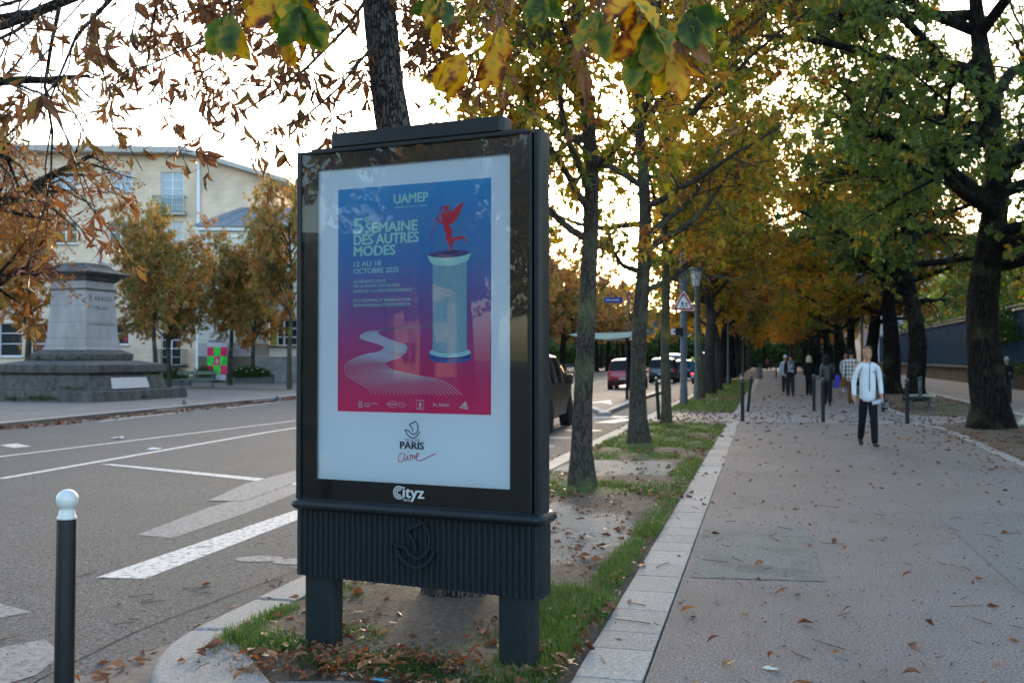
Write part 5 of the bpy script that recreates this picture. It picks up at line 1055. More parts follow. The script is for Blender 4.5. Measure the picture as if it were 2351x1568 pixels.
# ---------------------------------------------------------------- bollards
def bollard(x,y,z,label,h=1.0,r=.04,white=True,lean=(0,0),big=False,grp='black bollards with ball tops'):
    o=emp('bollard',(x,y,z),0,label,'bollard',grp); o.rotation_euler=(lean[0],lean[1],0)
    if big:
        MB().lathe([(r,0),(r,h-.145),(r*.98,h-.143)],28).build('post',M['bollard'],o,smooth=True)
        R_=.0505; MB().lathe([(r*1.0,h-.142),(r*1.0,h-.134),(r*.86,h-.125),(r*.80,h-.105)]+[(R_*math.cos(rad(a)),h-R_+R_*math.sin(rad(a))) for a in range(-52,91,8)],32).build('ball',M['bollard_white'],o,smooth='all')
    else:
        MB().lathe([(r*1.15,0),(r,.03),(r,h*.86),(r*1.15,h*.865),(r*1.15,h*.885),(r*.8,h*.89)],14).build('post',M['bollard'],o,smooth=True)
        MB().lathe([(r*.7,h*.88),(r*.75,h*.90),(r*.6,h*.915)]+[(r*1.12*math.cos(rad(a)),h-r*1.12+r*1.12*math.sin(rad(a))) for a in range(-50,91,14)],14).build('ball',mat('ball_worn',(.10,.11,.12),.35,.2,c2=(.02,.025,.03),scale=9),o,smooth='all')
bollard(-3.27,4.10,RZ+.12-.12,'near black bollard with a chipped white ball top at the kerb in the left foreground',h=1.095,r=.0455,big=True,lean=(0,rad(.6)))
for (u,v,lb,ln_) in [(1705,968,'bollard at the left end of the crossing, the nearer of the two leaning apart',(0,.0)),(1717,945,'tilted bollard at the left side of the path beyond the crossing',(0,.10)),(1869,944,'bollard in front of the blonde woman beyond the crossing',(0,0)),(1890,970,'bollard in the middle of the path before the crossing',(0,-.01)),(2083,973,'bollard on the right of the path before the crossing',(0,0)),(2320,925,'bollard on the alley at the foot of the elderly person',(0,0)),(1513,966,'short green-stained bollard by the thin mossy trunk at the kerb',(0,-.06)),(1782,868,'small dark bollard far down the middle of the path',(0,0)),(2028,945,'bollard right behind the white jacket man',(0,0))]:
    x,y=G(u,v); bollard(x,y,0,lb,h=1.12,r=.047,lean=ln_)
# ---------------------------------------------------------------- lamps, sign, shelter, railing
M['lampglass']=mat('lamp_glass',(.5,.5,.45),.3); M['post']=mat('post_paint',(.035,.04,.055),.45,c2=(.05,.055,.07),scale=5); M['postg']=mat('post_green',(.06,.075,.065),.6,c2=(.10,.11,.10),scale=5)
def lamp(x,y,label,h=4.55,s=1.,rz=0):
    o=emp('street_lamp',(x,y,0),rz,label,'street lamp','lantern lamps along the row')
    MB().lathe([(.10,0),(.10,.5),(.065,.6),(.045,h)],14).build('pole',M['postg'],o,smooth=True)
    MB().lathe([(.12,h),(.14,h+.04),(.24,h+.55),(.25,h+.57),(.22,h+.6)],16).build('lantern',M['lampglass'],o,smooth=True)
    MB().lathe([(.27,h+.58),(.34,h+.60),(.33,h+.65),(.20,h+.72),(.03,h+.75)],18).build('lantern_cap',M['zinc'],o,smooth='all')
    for a in range(4): MB().tube([(.135*math.cos(a*1.57+.5),.135*math.sin(a*1.57+.5),h+.02),(.25*math.cos(a*1.57+.5),.25*math.sin(a*1.57+.5),h+.58)],.010,5).build('lantern_bar',M['post'],o)
    MB().box((-.3,0,h-.75),(.6,.05,.08)).build('arm',M['post'],o)
lamp(-2.72,39.0,'street lamp with a pale lantern next to the pedestrian warning sign',4.4)
lamp(-2.4,62,'second lantern lamp, half hidden by the thick trunks of the left row',5.0); lamp(-2.2,90,'third, tiny lantern lamp down the left row',5.2); lamp(4.3,50,'lantern lamp between the dark trunks right of the path',4.9)
sg=emp('pedestrian_warning_sign',(-2.83,34.6,0),YAW*.9,'triangular red and white pedestrian warning sign on a thick dark post','road sign')
MB().lathe([(.135,0),(.135,.6),(.12,.62),(.115,7.8)],18).build('post',M['post'],sg,smooth=True)
tri=lambda r:[(0,r),(-r*.866,-r*.5),(r*.866,-r*.5)]
def rtri(r,q=.08):
    P=[Vector(p) for p in tri(r)]; out=[]
    for i in range(3):
        a=P[i]+(P[i-1]-P[i]).normalized()*q; b=P[i]+(P[(i+1)%3]-P[i]).normalized()*q; out+=[tuple(a),tuple((a+b+P[i]*2)/4),tuple(b)]
    return out
T0=MB().prism(rtri(.47),-.01,.01,'y').build('sign_plate',mat('sign_border',(.6,.55,.55),.5),sg,loc=(-.02,-.16,3.47))
MB().prism(rtri(.42),-.014,-.011,'y').build('red_border',mat('sign_red',(.40,.02,.035),.5),T0); MB().prism(rtri(.31),-.018,-.015,'y').build('white_field',mat('sign_white',(.65,.68,.70),.5),T0)
fb=[]
for ox,s in ((-.045,1.),(.09,.82)):
    f=lambda l:[(ox+a*s,b*s-.02) for a,b in l]
    fb+=[stroke(f([(0,.12),(0,.115)]),.045*s,-.021,sm=False),stroke(f([(0,.09),(.0,-.0)]),.05*s,-.021,sm=False),stroke(f([(.0,.0),(.035,-.06),(.05,-.13)]),.024*s,-.021),stroke(f([(.0,.0),(-.03,-.06),(-.06,-.12)]),.024*s,-.021),stroke(f([(0,.08),(.045,.03),(.06,.0)]),.018*s,-.021),stroke(f([(0,.08),(-.04,.035),(-.05,.0)]),.018*s,-.021)]
merge(fb).build('walking_figures',M['rubber'],T0)
box('control_box',(-.19,-.1,2.52),(.22,.2,.26),M['rubber'],sg); box('box_label',(-.32,-.14,2.52),(.26,.06,.2),M['sheet_rail'] if 0 else mat('pale_plate',(.5,.52,.5),.6),sg)
box('box_mark',(-.32,-.175,2.52),(.12,.006,.05),M['rubber'],sg)
# street name plate on its pole, across the road
px_,py_=W(5.9,58); np_=emp('street_name_sign',(px_,py_,0),YAW,'small blue street name plate on a pole seen between two trunks','street sign')
box('plate',(0,0,5.0),(1.1,.03,.32),mat('plate_blue',(.008,.04,.22),.4),np_,bevel=.005); MB().tube([(.9,0,0),(.9,0,5.6)],.05,8).build('pole',M['postg'],np_,smooth=True); box('arm',(.7,0,5.0),(.4,.04,.04),M['postg'],np_)
merge([stroke([(-.42+.10*i,4.98),(-.36+.10*i,5.02)],.05,-.02,sm=False) for i in range(8)]).build('plate_lettering',M['frame'],np_)
# bus shelter on the platform
sx,sy=-5.55,40.0; bs=emp('bus_shelter',(sx,sy,-.0),rad(0),'bus shelter with a curved pale glass roof on the platform by the road','bus shelter')
MB().prism([(-2.15,2.55),(-1.6,2.42),(-.6,2.36),(.2,2.42),(1.0,2.66),(1.0,2.70),(.1,2.62),(-.8,2.60),(-1.6,2.62)],-1.2,1.6,'y').build('roof',mat('shelter_roof',(.34,.42,.38),.35),bs)
box('light_box',(-.45,.2,2.36),(1.0,1.4,.05),mat('shelter_lining',(.6,.58,.5),.5),bs)
MB().tube([(.15,1.2,0),(.15,1.2,2.55)],.07,10).build('post',M['rubber'],bs,smooth=True); MB().tube([(.15,-.9,0),(.15,-.9,2.5)],.06,10).build('post',M['rubber'],bs,smooth=True)
box('back_glass',(.2,.15,1.35),(.02,1.9,1.9),glassmat('shelter_glass',(.85,.92,.9),1.45),bs); box('seat',(-.05,.15,.48),(.35,1.5,.05),M['steel'],bs); box('seat_support',(.0,.15,.23),(.1,.2,.46),M['rubber'],bs)
# railing across the road
rl=emp('pavement_railing',(0,0,0),0,'dark railing of crossed bars along the pavement across the road','railing')
y0_,y1_=66,112; xr=-19.2; n_p=31
for i in range(n_p):
    y=y0_+(y1_-y0_)*i/(n_p-1)
    MB().lathe([(.04,0),(.04,1.0),(.055,1.02),(.02,1.1)],8,(xr,y,0)).build('post',M['post'],rl)
    if i<n_p-1:
        b=MB(); l=(y1_-y0_)/(n_p-1)
        for z in (.2,.95): b.box((xr,y+l/2,z),(.04,l,.04))
        b.tube([(xr,y,.2),(xr,y+l,.9)],.014,5); b.tube([(xr,y,.9),(xr,y+l,.2)],.014,5); b.lathe([(.12,.54),(.12,.57)],10,(xr,y+l/2,0)) if 0 else None
        b.build('rail_section',M['post'],rl)
# litter post beside the far path
x,y=G(1742,870); lt=emp('litter_bin',(x,y,0),0,'pale bin on the left edge of the path far ahead','litter bin'); MB().lathe([(.22,0),(.24,.8),(.26,.82),(.22,.9)],14).build('container',M['concrete'],lt,smooth=True); MB().tube([(.28,0,0),(.28,0,1.2)],.03,6).build('post',M['post'],lt)
# ---------------------------------------------------------------- vehicles
M['tail']=mat('tail_lamp',(.35,.01,.015),.25,coat=.5)
def paintm(name,c): return mat(name,c,.32,.2,coat=.5)
CARG=glassmat('car_glass',dark=(.010,.013,.015),ior=1.3)
PROF={'hatch':[(0,.40,.78,.82,.82),(.02,.27,.95,1.04,.93),(.10,.22,1.0,1.30,.97),(.14,.2,.99,.97,1),(.3,.2,.97,1.0,1),(.48,.2,.96,1.0,1),(.62,.2,.95,.955,1),(.76,.2,.93,.975,1),(.88,.22,.86,.9,.97),(.97,.28,.70,.74,.9),(1,.38,.55,.6,.8)],
 'van':[(0,.42,1.0,1.05,.86),(.012,.30,1.1,1.70,.95),(.03,.25,1.12,1.86,.98),(.1,.24,1.12,1.93,1),(.4,.24,1.12,1.95,1),(.60,.24,1.12,1.93,1),(.70,.24,1.12,1.80,1),(.84,.24,1.10,1.18,1),(.92,.25,.98,1.05,.97),(.98,.3,.8,.86,.9),(1,.4,.6,.66,.82)]}
def car(x,y,rz,label,c,kind='hatch',L=4.1,Wd=1.74,H=1.46,glass=True,name='parked_car',cat='car',grp='cars queuing on the road',lamps=True,z=RZ):
    o=emp(name,(x,y,z),rz,label,cat,grp); pr=[]
    for f,zb,be,tp,wr in PROF[kind]:
        if kind=='hatch':
            if f==.14: tp=H*.985
            elif f in (.3,.48): tp=H
            elif f==.62: tp=H*.965
            elif f==.10: tp=H*.94
            elif f==.76: tp=1.02
        else: tp=tp*H/1.95
        pr.append((f,zb,be,tp,wr))
    def sec(f,zb,be,tp,wr):
        w_=Wd/2*wr; k=w_*(.98-.20*min(1,max(0,(tp-be)/.5))); yy=(f-.5)*L; th=tp-be
        hs=[(0,zb),(.8*w_,zb),(.97*w_,zb+.1),(w_,(zb+be)/2),(.975*w_,be),(.5*(.975*w_+k)+.01,be+th*.5),(k,tp-.06*min(1,th*3)),(k*.8,tp-.008),(0,tp+.01)]
        return [(a,yy,b) for a,b in hs]+[(-a,yy,b) for a,b in hs[-2:0:-1]]
    S=[sec(*p) for p in pr]; n=len(S[0]); V=[q for s_ in S for q in s_]; FB=[];FG=[]
    for i in range(len(S)-1):
        tall=pr[i][3]-pr[i][2]>.25 and pr[i+1][3]-pr[i+1][2]>.25
        for k in range(n):
            q=(i*n+k,i*n+(k+1)%n,(i+1)*n+(k+1)%n,(i+1)*n+k); kk=k if k<8 else n-1-k
            g=False
            if tall and kk in (4,5) and i not in (0,1): g=True
            dz=abs(pr[i+1][3]-pr[i][3])
            if kk in (5,6,7) and dz>.25 and (pr[i][3]>1.2 or pr[i+1][3]>1.2): g=True
            if kind=='van' and i==0 and kk in (5,6,7): g=True
            (FG if g else FB).append(q)
    FB+=[tuple(range(n))[::-1],tuple(range((len(S)-1)*n,len(S)*n))]
    body=MB().add(V,FB).build('body',c,o,smooth=True); MB().add(V,FG).build('windows',CARG,body,smooth=True)
    # pillars
    mb=MB()
    for i in ([2,4,5] if kind=='hatch' else [2,4,5]):
        for s_ in (0,1):
            idx=(4,5,6) if not s_ else (n-4,n-5,n-6); mb.tube([S[i][j] for j in idx],.028,5)
    mb.build('pillar',c,body)
    for fy in (.19,.82):
        for s_ in (-1,1):
            r=.31 if kind=='hatch' else .34; cx=s_*(Wd/2-.11); yy=(fy-.5)*L
            w1=MB().tube([(cx-.1,yy,r),(cx+.1,yy,r)],r,20).build('wheel',M['rubber'],o,smooth=True); MB().tube([(cx-.105,yy,r),(cx+.105,yy,r)],r*.62,12).build('rim',M['steel'],w1)
            a=MB().tube([(cx-.12,yy,r+.02),(cx+.118,yy,r+.02)],r+.07,20).build('wheel_arch',M['rubber'],o)
    for s_ in (-1,1):
        MB().box((s_*Wd/2*.86,-L/2+.06,.86 if kind=='hatch' else 1.15),(.18,.12,.26 if kind=='hatch' else .5)).build('tail_lamp',M['tail'],o,bevel=.03); MB().box((s_*(Wd/2+.07),L*.20,1.0 if kind=='hatch' else 1.2),(.16,.1,.13 if kind=='hatch' else .25)).build('mirror',c,o,bevel=.03)
        MB().box((s_*Wd/2*.7,L/2-.1,.66 if kind=='hatch' else .78),(.3,.14,.14)).build('headlight',M['lampglass'],o,bevel=.03)
    box('number_plate',(0,-L/2-.0,.62 if kind=='hatch' else .6),(.5,.06,.11),mat('plate_white',(.33,.33,.32),.6),o); box('bumper',(0,-L/2+.05,.42),(Wd*.86,.16,.16),M['rubber'],o,bevel=.03)
    return o
car(-5.85+.0,23.9,rad(2),'dark brown van standing right behind the display board, heading away',mat('paint_brown',(.028,.018,.013),.4,0,coat=.12,spec=.3),'van',4.6,1.83,1.83,name='parked_van',cat='van',grp=None)
red=paintm('paint_red',(.24,.008,.025)); 
car(-7.75,56.5,rad(1),'red hatchback seen from behind beyond the bus platform',red,'hatch',4.2,1.88,1.70,name='car')
car(-7.3,72.5,0,'dark blue hatchback queuing in front of the red one',paintm('paint_navy',(.015,.03,.05)),'hatch',4.3,1.9,1.75,name='car')
car(-6.6,82,0,'black car with a red stripe of light, third in the queue',paintm('paint_black',(.012,.012,.014)),'hatch',4.4,1.8,1.6,name='car')
car(-6.7,94,0,'grey car with a bright roof further along the queue',paintm('paint_grey',(.12,.12,.13)),'hatch',4.4,1.8,1.5,name='car')
car(-4.9,104,0,'pale car at the head of the queue behind the scooter',paintm('paint_silver',(.4,.42,.45)),'hatch',4.4,1.8,1.5,name='car')
car(-11,122,0,'white van far up the road',paintm('paint_white',(.55,.57,.6)),'van',5.5,2.0,2.3,name='car',cat='van')
car(-8.2,135,0,'white lorry-sized van far up the road near the trees',paintm('paint_white2',(.6,.6,.62)),'van',6,2.1,2.6,name='car',cat='van')
# ---------------------------------------------------------------- people
def skin(name,J,E,m,par,sub=1,root=0,loc=None):
    "J: list of (x,y,z,rx[,ry]); E: edges"
    me=bpy.data.meshes.new(name); me.from_pydata([j[:3] for j in J],E,[]); o=bpy.data.objects.new(name,me); col.objects.link(o)
    sk=o.modifiers.new('s','SKIN'); sk.use_smooth_shade=True; sk.branch_smoothing=.3
    if not me.skin_vertices: me.skin_vertices.new()
    for i,j in enumerate(J):
        v=me.skin_vertices[0].data[i]; v.radius=(j[3],j[4] if len(j)>4 else j[3]); v.use_root=(i==root)
    s=o.modifiers.new('u','SUBSURF'); s.levels=sub; s.render_levels=sub
    dg=bpy.context.evaluated_depsgraph_get(); nm=bpy.data.meshes.new_from_object(o.evaluated_get(dg)); bpy.data.objects.remove(o); nm.materials.clear(); nm.materials.append(m)
    nm.polygons.foreach_set('use_smooth',[True]*len(nm.polygons)); return link(name,nm,par,loc)
def chain(n0,n1): return [(i,i+1) for i in range(n0,n1)]
SKN=mat('skin',(.42,.23,.16),.55,c2=(.36,.19,.13),scale=20)
def person(x,y,face,h,label,top,legs_m,shoe,hair,hairstyle='short',stride=.22,swing=.25,coat=0.0,bulk=1.,female=False,topname='jacket',arms=None,grp='people walking on the path',headturn=0.,z=0.):
    s=h/1.75; o=emp('person',(x,y,z),face,label,'person',grp); o.scale=(s,s,s)
    sw=.165 if female else .185; hp=.07
    # facing is -y. leg angles: left forward, right back
    st=stride; kn=[]
    def leg(sx,fw):
        hip=(sx*hp,0,.93); knee=(sx*(hp+.01),-fw*.48*1.0-.02,.50+abs(fw)*.02); ank=(sx*(hp+.01),-fw*.95+(.06 if fw<0 else 0.0),.085+(.07 if fw<0 else 0)); toe=(sx*(hp+.025),ank[1]-.15,.035+(.0 if fw<0 else .0)); return hip,knee,ank,toe
    def arm(sx,fw,a=None):
        if a: return a
        sh=(sx*sw,0,1.42); el=(sx*(sw+.035),-fw*.16+.04,1.14); wr=(sx*(sw+.03),-fw*.42-.03,.90); return sh,el,wr
    LL,RL=leg(1,st),leg(-1,-st); LA=arm(1,-swing,arms[0] if arms else None); RA=arm(-1,swing,arms[1] if arms else None)
    J=[(0,0,.96,.10,.08),(0,0,1.12,.105,.08),(0,0,1.30,.135,.09),(0,.005,1.44,.10,.07),(0,.0,1.51,.052),(0,-.01,1.56,.056)]
    E=chain(0,5)
    def add(L_,r_,par_):
        k=len(J)
        for q,rq in zip(L_,r_): J.append((*q,rq) if not isinstance(rq,tuple) else (*q,*rq))
        E.append((par_,k)); E.extend(chain(k,k+len(L_)-1)); return k+len(L_)-1
    hand=lambda w_,e:(w_[0]+(w_[0]-e[0])*.3,w_[1]+(w_[1]-e[1])*.3,w_[2]+(w_[2]-e[2])*.33)
    add([LL[0],LL[1],LL[2]],[.08,.055,.040],0); add([RL[0],RL[1],RL[2]],[.08,.055,.040],0)
    a1=add([LA[0],LA[1],LA[2],hand(LA[2],LA[1])],[.05,.038,.026,(.022,.034)],3); a2=add([RA[0],RA[1],RA[2],hand(RA[2],RA[1])],[.05,.038,.026,(.022,.034)],3)
    for wr,el in ((LA[2],LA[1]),(RA[2],RA[1])):
        hd=Vector(hand(wr,el)); dn=(hd-Vector(wr)).normalized(); kpar=len(J)-1
        side=1 if wr[0]>0 else -1
    body=skin('body',J,E,SKN,o,1)
    # hands: palm and five fingers
    for wr,el in ((LA[2],LA[1]),(RA[2],RA[1])):
        w0=Vector(wr); dn=(w0-Vector(el)).normalized(); b=w0+dn*.085; Jh=[(*w0,.02),(*(w0+dn*.045),.022,.034),(*b,.018,.036)]; Eh=[(0,1),(1,2)]
        for fi,(off,ln) in enumerate(((-.030,.062),(-.010,.074),(.010,.07),(.030,.055))):
            p=b+Vector((0,off,0)); k=len(Jh); q=p+dn*ln*.5+Vector((-.006*(1 if wr[0]>0 else -1),0,0)); r_=p+dn*ln+Vector((-.018*(1 if wr[0]>0 else -1),0,0)); Jh+=[(*p,.0095),(*q,.009),(*r_,.007)]; Eh+=[(2,k),(k,k+1),(k+1,k+2)]
        p=w0+dn*.035+Vector((0,-.03,0)); k=len(Jh); Jh+=[(*p,.012),(*(p+dn*.035+Vector((0,-.022,0))),.010),(*(p+dn*.062+Vector((0,-.024,0))),.008)]; Eh+=[(1,k),(k,k+1),(k+1,k+2)]
        skin('hand',Jh,Eh,SKN,body,1)
    # head with face
    hd=emp('head_pivot',(0,-.005,1.60)) ; 
    ht=Matrix.Rotation(headturn,4,'Z')
    mb=MB(); prof=[(.0,-.12),(.035,-.115),(.052,-.095),(.062,-.06),(.071,-.02),(.076,.02),(.074,.06),(.060,.095),(.035,.115),(.0,.122)]
    V=[];n=16
    for r_,z_ in prof:
        for k in range(n):
            q=2*math.pi*k/n; xx=r_*math.cos(q); yy=r_*1.22*math.sin(q)
            if yy<0 and z_<-.03: yy*=.92+.0; 
            V.append((xx,yy+(-.012 if z_<-.05 else 0),z_))
    mb.add(V,[(i*n+k,i*n+(k+1)%n,(i+1)*n+(k+1)%n,(i+1)*n+k) for i in range(len(prof)-1) for k in range(n)])
    bpy.data.objects.remove(hd)
    H_=mb.build('head',SKN,body,smooth='all'); H_.location=(0,-.005,1.66); H_.scale=(1.1,1.08,1.1); H_.rotation_euler=(0,0,headturn)
    MB().tube([(0,-.083,.025),(0,-.103,-.015),(0,-.098,-.03),(0,-.082,-.032)],[.007,.012,.013,.008],6).build('nose',SKN,H_,smooth='all')
    lip=mat('lips',(.30,.10,.08),.5) if 'lips' not in bpy.data.materials else bpy.data.materials['lips']
    MB().box((0,-.084,-.058),(.042,.012,.012)).build('mouth',lip,H_,bevel=.004)
    ey=M['rubber']
    for sx in (-1,1):
        MB().lathe([(.001,-.009),(.010,-.005),(.011,0),(.010,.005),(.001,.009)],8,(sx*.028,-.078,.012)).build('eye',ey,H_); MB().box((sx*.029,-.081,.033),(.032,.01,.007)).build('eyebrow',hair,H_)
        MB().lathe([(.001,-.03),(.014,-.02),(.018,0),(.016,.02),(.001,.03)],8,(0,0,0),.5,1).build('ear',SKN,H_,loc=(sx*.076,.01,-.01))
    # hair
    V=[];F=[];rings=9;nn=20; low={'short':-.03,'long':-.20,'bob':-.15,'bald':-.02,'cap':.03}[hairstyle]
    for i in range(rings):
        t=i/(rings-1); zt=.132-(.132-low)*t
        for k in range(nn):
            q=2*math.pi*k/nn; fr=max(0,-math.sin(q)); rr_=math.sqrt(max(0,1-(max(zt,0)/.135)**2))*(.086 if zt>=0 else .084); 
            if hairstyle in('long','bob') : rr_*=1.12+(.28*min(1,t*1.2)); 
            y_=rr_*1.2*math.sin(q); z_=zt
            if fr>.35 : z_=max(zt,.065+.02*(1-fr)); rr_=math.sqrt(max(0,1-(z_/.135)**2))*.088; y_=rr_*1.22*math.sin(q)
            V.append((rr_*math.cos(q),y_+.006,z_))
    F=[(i*nn+k,i*nn+(k+1)%nn,(i+1)*nn+(k+1)%nn,(i+1)*nn+k) for i in range(rings-1) for k in range(nn)]
    MB().add(V,F).build('hair',hair,H_,smooth='all')
    # trousers
    Jt=[(0,0,1.06,.112*bulk,.082),(0,0,.93,.14*bulk,.102)]; Et=[(0,1)]
    for L_ in (LL,RL):
        k=len(Jt); Jt+=[(L_[0][0]*1.05,L_[0][1],.84,.112*bulk),(*L_[1],.082*bulk),(L_[2][0],L_[2][1],L_[2][2]-.03,.072*bulk)]; Et+=[(1,k),(k,k+1),(k+1,k+2)]
    skin('trousers',Jt,Et,legs_m,body,1)
    for L_ in (LL,RL):
        a,t_=Vector(L_[2]),Vector(L_[3]); skin('shoe',[(a.x,a.y+.05,a.z-.03,.04),(a.x,a.y,a.z-.025,.045,.042),(t_.x,t_.y+.04,t_.z+.02,.045,.033),(t_.x,t_.y,t_.z+.01,.036,.022)],chain(0,3),shoe,body,1)
    # jacket or coat
    zc=.85-coat
    Jc=[(0,.0,1.53,.068,.066),(0,0,1.455,.115*bulk,.085),(0,0,1.32,.185*bulk,.125),(0,0,1.12,.178*bulk,.13),(0,0,max(zc,.85),.172*bulk,.135)]; Ec=chain(0,4)
    Jc.append((0,0,zc-.06,(.185 if coat>.05 else .160)*bulk,.15 if coat>.05 else .13)); Ec.append((4,5))
    for A in (LA,RA):
        k=len(Jc); sh=Vector(A[0]); Jc+=[(sh.x*.93,sh.y,sh.z-.015,.070*bulk),(*A[1],.056*bulk),(*A[2],.046*bulk)]; Ec+=[(1,k),(k,k+1),(k+1,k+2)]
    jk=skin(topname,Jc,Ec,top,body,1)
    return o,body,jk,H_,LA,RA
def cl(name,c,r=.85,**k): return mat(name,c,r,bump=.15,bscale=25,**k)
blk=cl('cloth_black',(.010,.011,.014)); nvy=cl('cloth_navy',(.006,.007,.012)); drk=cl('cloth_charcoal',(.02,.022,.025)); hairb=mat('hair_brown',(.014,.008,.006),.75,bump=.6,bscale=60,stretch=(1,1,.2)); hairbl=mat('hair_blonde',(.50,.40,.27),.5,c2=(.36,.27,.17),scale=30,stretch=(1,1,.15)); hairg=mat('hair_grey',(.35,.38,.42),.6); sneak=cl('shoe_dark',(.03,.028,.026)); white=cl('cloth_white',(.60,.67,.74),c2=(.52,.58,.66),scale=6); lgrey=cl('cloth_lightgrey',(.36,.42,.50)); leatherm=mat('leather_black',(.012,.02,.024),.38)
def plaidm():
    m,n,b=newmat('plaid'); N=n.nodes; L=n.links; tc=N.new('ShaderNodeTexCoord'); out=[]
    for ax in ('X','Z'):
        wv=N.new('ShaderNodeTexWave'); wv.bands_direction=ax; wv.inputs['Scale'].default_value=3.0 if ax=='X' else 2.4; L.new(tc.outputs['Object'],wv.inputs['Vector']); mr=N.new('ShaderNodeMapRange'); mr.inputs[1].default_value=.45; mr.inputs[2].default_value=.6; L.new(wv.outputs['Fac'],mr.inputs[0]); out.append(mr.outputs[0])
    a=N.new('ShaderNodeMath'); a.operation='ADD'; L.new(out[0],a.inputs[0]); L.new(out[1],a.inputs[1]); h=N.new('ShaderNodeMath'); h.operation='MULTIPLY'; h.inputs[1].default_value=.5; L.new(a.outputs[0],h.inputs[0])
    x=N.new('ShaderNodeMix'); x.data_type='RGBA'; x.inputs[6].default_value=(.55,.55,.53,1); x.inputs[7].default_value=(.10,.08,.06,1); L.new(h.outputs[0],x.inputs[0]); L.new(x.outputs[2],b.inputs['Base Color']); b.inputs['Roughness'].default_value=.9; return m
# man in white jacket (facing us, head turned to his right)
x,y=G(1993,1027)
la=((.185,0,1.42),(.225,.04,1.15),(.205,-.12,.93)); ra=((-.185,0,1.42),(-.225,.05,1.15),(-.245,-.05,.90))
o,body,jk,H_,LA,RA=person(x,y,YAW*.6,1.79,'man in a white zip jacket and dark trousers walking this way, holding a pouch',white,nvy,sneak,hairb,'short',stride=.16,swing=.1,arms=(la,ra),headturn=rad(-28),bulk=.87)
MB().box((0,-.145,1.24),(.010,.012,.5),rx=rad(2)).build('zip',M['metal_mat'],jk); MB().box((.085,-.128,1.33),(.045,.006,.014)).build('chest_mark',M['rubber'],jk)
pc=emp('hand_pouch',(x,y,0),YAW*.6,'dark pouch with pale stripes hanging from the hand of the man in the white jacket','pouch'); MB().box((.25,-.17,.78),(.07,.16,.17),rz=.2).build('pouch_body',drk,pc,bevel=.02)
for i in range(3): MB().box((.25,-.17,.74+.035*i),(.075,.165,.008),rz=.2).build('stripe',lgrey,pc)
MB().box((.13,-.19,.83),(.22,.05,.07),rz=.15,ry=rad(-14)).build('flap',lgrey,pc,bevel=.015)
x,y=G(1815,911); o,b,jk,_,_,_=person(x,y,math.pi+.1,1.80,'man in a black jacket with a pale print covering its back, walking away',blk,drk,sneak,hairb,'short',stride=.12)
MB().box((0,.128,1.22),(.25,.012,.44)).build('back_print',mat('print_pattern',(.03,.035,.04),.8,c2=(.45,.5,.52),scale=26,lo=.48,hi=.56,detail=3),jk,bevel=.01)
x,y=G(1803,902); person(x,y,math.pi,1.72,'person in a pale cap half hidden behind the man with the printed jacket',lgrey,drk,sneak,white,'cap',stride=.1)
x,y=G(1858,909); person(x,y,math.pi-.1,1.69,'blonde woman in a long dark coat walking away',nvy,blk,blk,hairbl,'bob',stride=.10,coat=.22,female=True,topname='coat')
x,y=G(1899,933); o,b,jk,_,_,_=person(x,y,math.pi,1.70,'dark haired woman in a black leather jacket walking away beside the middle bollard',leatherm,blk,blk,mat('hair_black',(.006,.004,.005),.7),'long',stride=.14,bulk=1.12,female=True)
bg_=emp('blue_bag',(x,y,0),0,'bright blue bag held at the right side of the woman in leather','bag'); MB().prism([(.20,.62),(.34,.60),(.40,.80),(.42,1.02),(.28,1.08)],-.06,.06,'y').build('bag_body',mat('bag_blue',(.01,.01,.35),.5),bg_,bevel=.01); MB().tube([(.30,0,1.06),(.33,0,1.25),(.38,0,1.04)],.008,6).build('strap',M['rubber'],bg_)
x,y=G(1942,903); person(x,y,.2,1.80,'man in a light grey hooded tracksuit coming towards the viewer',lgrey,lgrey,white,hairb,'short',stride=.06)
x,y=G(1955,929); o,b,jk,_,_,_=person(x,y,math.pi-.3,1.86,'curly haired person in a beige checked overshirt',plaidm(),cl('cloth_tan',(.16,.09,.05)),sneak,hairb,'short',stride=.12,bulk=1.12,coat=.06,female=False)
tb=emp('brown_bag',(x,y,0),0,'brown suede bag hanging beside the person in the checked overshirt','bag'); MB().prism([(-.36,.62),(-.18,.60),(-.14,.92),(-.34,.95)],-.06,.06,'y').build('bag_body',mat('suede',(.14,.07,.03),.9,bump=.4,bscale=20),tb,bevel=.03); MB().tube([(-.3,0,.94),(-.22,0,1.3),(-.18,0,.92)],.008,6).build('strap',M['rubber'],tb)
x,y=G(2312,924); person(x,y,.1,1.62,'grey haired person in black clothes half hidden by the massive trunk on the right',blk,blk,mat('shoe_pale',(.3,.33,.36),.6),hairg,'short',stride=.06)
for u,v,hh,lb,m_ in ((1737,838,1.75,'dark clothed person far ahead on the left edge of the path',drk),(1762,836,1.75,'distant walker on the path in brownish clothes',cl('cloth_rust',(.2,.09,.06))),(1770,838,1.6,'smaller distant walker on the path beside the brownish one',drk)):
    x,y=G(u,v); y=min(y,140.0); x=G(u,v)[0]*y/max(G(u,v)[1],1); person(x,y,math.pi,hh,lb,m_,blk,blk,hairb,'short')
x,y=G(1319,872); person(-16.9-3.4,95,math.pi,1.78,'pedestrian in a dark suit on the pavement across the road',nvy,drk,blk,hairb,'short')
